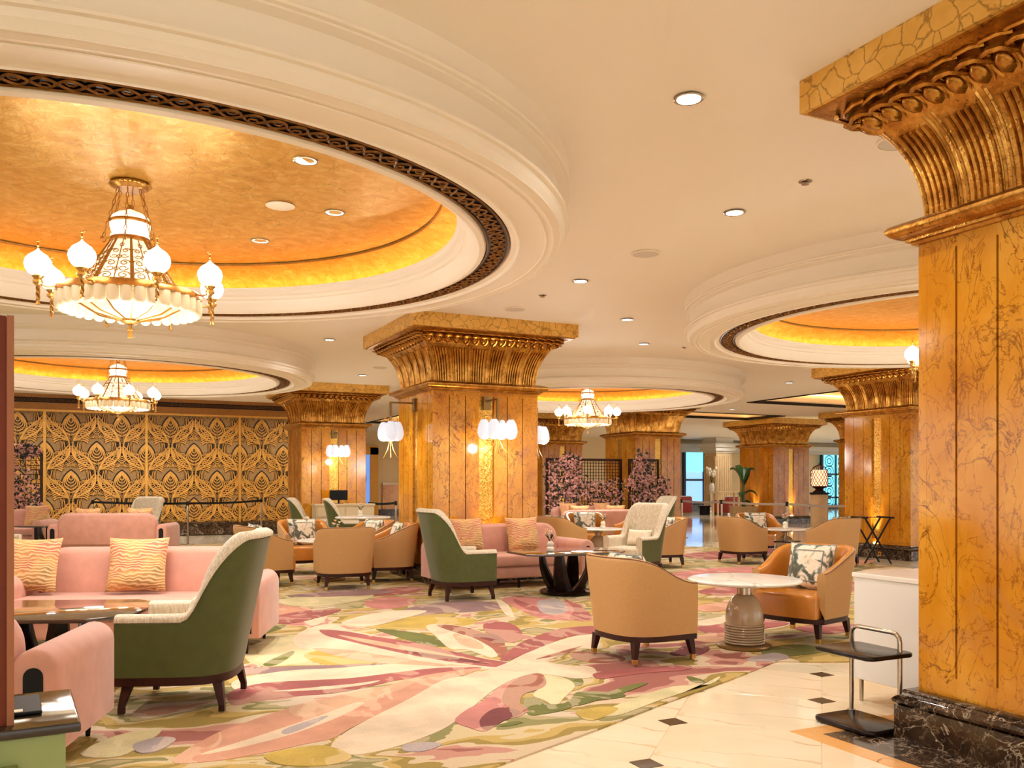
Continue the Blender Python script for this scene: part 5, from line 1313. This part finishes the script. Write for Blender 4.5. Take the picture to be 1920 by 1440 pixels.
for k in range(10):
    a = 2*math.pi*k/10; m.tube([(.21*math.cos(a), .21*math.sin(a), .65), (.17*math.cos(a), .17*math.sin(a), .74), (.06*math.cos(a), .06*math.sin(a), .80), (0,0,.81)], .012, 4)
m.lathe([(.02,.79),(.02,.84),(.0,.88)], 8, cap=False); m.build('crown', M['dark_wood'], lp)
# red lounge sofas, low table and flower arrangement far back
def red_sofa(x, y, rz, lab):
    r_ = thing('red_sofa', lab, 'sofa', (x, y, 0), rz, 'red leather sofas by the window')
    MB().rprism(rrect(-.55,.55,-.4,.4,.12), .1, .42, .05, 2, True).build('seat', M['velvet_red'], r_, True, 50)
    MB().rprism(rrect(-.6,.6,-.5,-.28,.1), .1, .80, .05, 2, True).build('backrest', M['velvet_red'], r_, True, 50)
    for s in (-1, 1): MB().rprism(rrect(min(s*.45,s*.62),max(s*.45,s*.62),-.45,.42,.07), .1, .66, .05, 2, True).build('arm', M['velvet_red'], r_, True, 50)
    MB().rprism(rrect(-.42,.42,-.3,.38,.1), .42, .5, .03, 2, True).build('seat_pad', M['host_white'], r_, True, 50)
    MB().rprism(rrect(-.58,.58,-.48,-.30,.08), .801, .84, .02, 2, True).build('back_cap', M['host_white'], r_, True, 50)
    MB().box(-.5,.5,-.4,.36,0,.1).build('plinth', M['steel'], r_, False)
red_sofa(23.5, 32.1, face(.5,1), 'red sofa with white cap left of the fluted column')
red_sofa(25.45, 31.0, face(-.2,1), 'red sofa with white cap before the fluted column')
lt = thing('low_table', 'low black table between the two red sofas', 'table', (24.45, 31.35, 0), .4)
MB().rprism(rrect(-.22,.22,-.22,.22,.04), .36, .4, .005, 1, True).build('table_top', M['black'], lt, True, 40)
MB().rprism(rrect(-.17,.17,-.17,.17,.03), .0, .36, 0).build('pedestal', M['black'], lt, True, 40)
cs = thing('console_table', 'slim wooden console behind the banana plant', 'table', (24.2, 29.6, 0), face(0,-1))
MB().box(-.6,.6,-.2,.2,1.0,1.05).build('table_top', M['stone_pedestal'], cs, False)
for x in (-.55,.55):
    for y in (-.15,.15): MB().box(x-.03,x+.03,y-.03,y+.03,0,1.0).build('leg', M['stone_pedestal'], cs, False)
fv = thing('tall_flowers', 'tall white flower arrangement before the far window', 'flowers', (26.3, 33.2, 0))
MB().lathe([(.2,0),(.2,.05),(.08,.1),(.08,.9),(.2,.95),(.0,.96)], 20).build('stand', M['host_white'], fv)
MB().lathe([(.08,.96),(.13,1.1),(.12,1.3),(.08,1.4),(.0,1.4)], 18, cap=False).build('vase', M['host_white'], fv)
for k in range(14):
    a = k*2.4; r_ = .12+.2*((k*7) % 5)/5; z = 1.75+.35*((k*3) % 7)/7
    m = MB().tube([(0,0,1.38),(r_*.4*math.cos(a), r_*.4*math.sin(a), 1.38+(z-1.38)*.6),(r_*math.cos(a), r_*math.sin(a), z)], .008, 4); so_ = m.build('stem', M['leaf_green'], fv)
    MB().lathe([(.001,z-.1),(.05,z-.04),(.07,z+.04),(.03,z+.12),(.001,z+.14)], 8, r_*math.cos(a), r_*math.sin(a), cap=False).build('bloom', M['petal_white'], so_)
ou = thing('wall_outlet', 'small brass outlet plate on the dark pillar base', 'outlet', (12.905, 11.5, .09))
MB().box(-.012,.0,-.035,.035,-.04,.04).build('plate', M['brass'], ou, False); MB().box(-.014,-.012,-.01,.01,-.015,.015).build('socket', M['black'], ou, False)
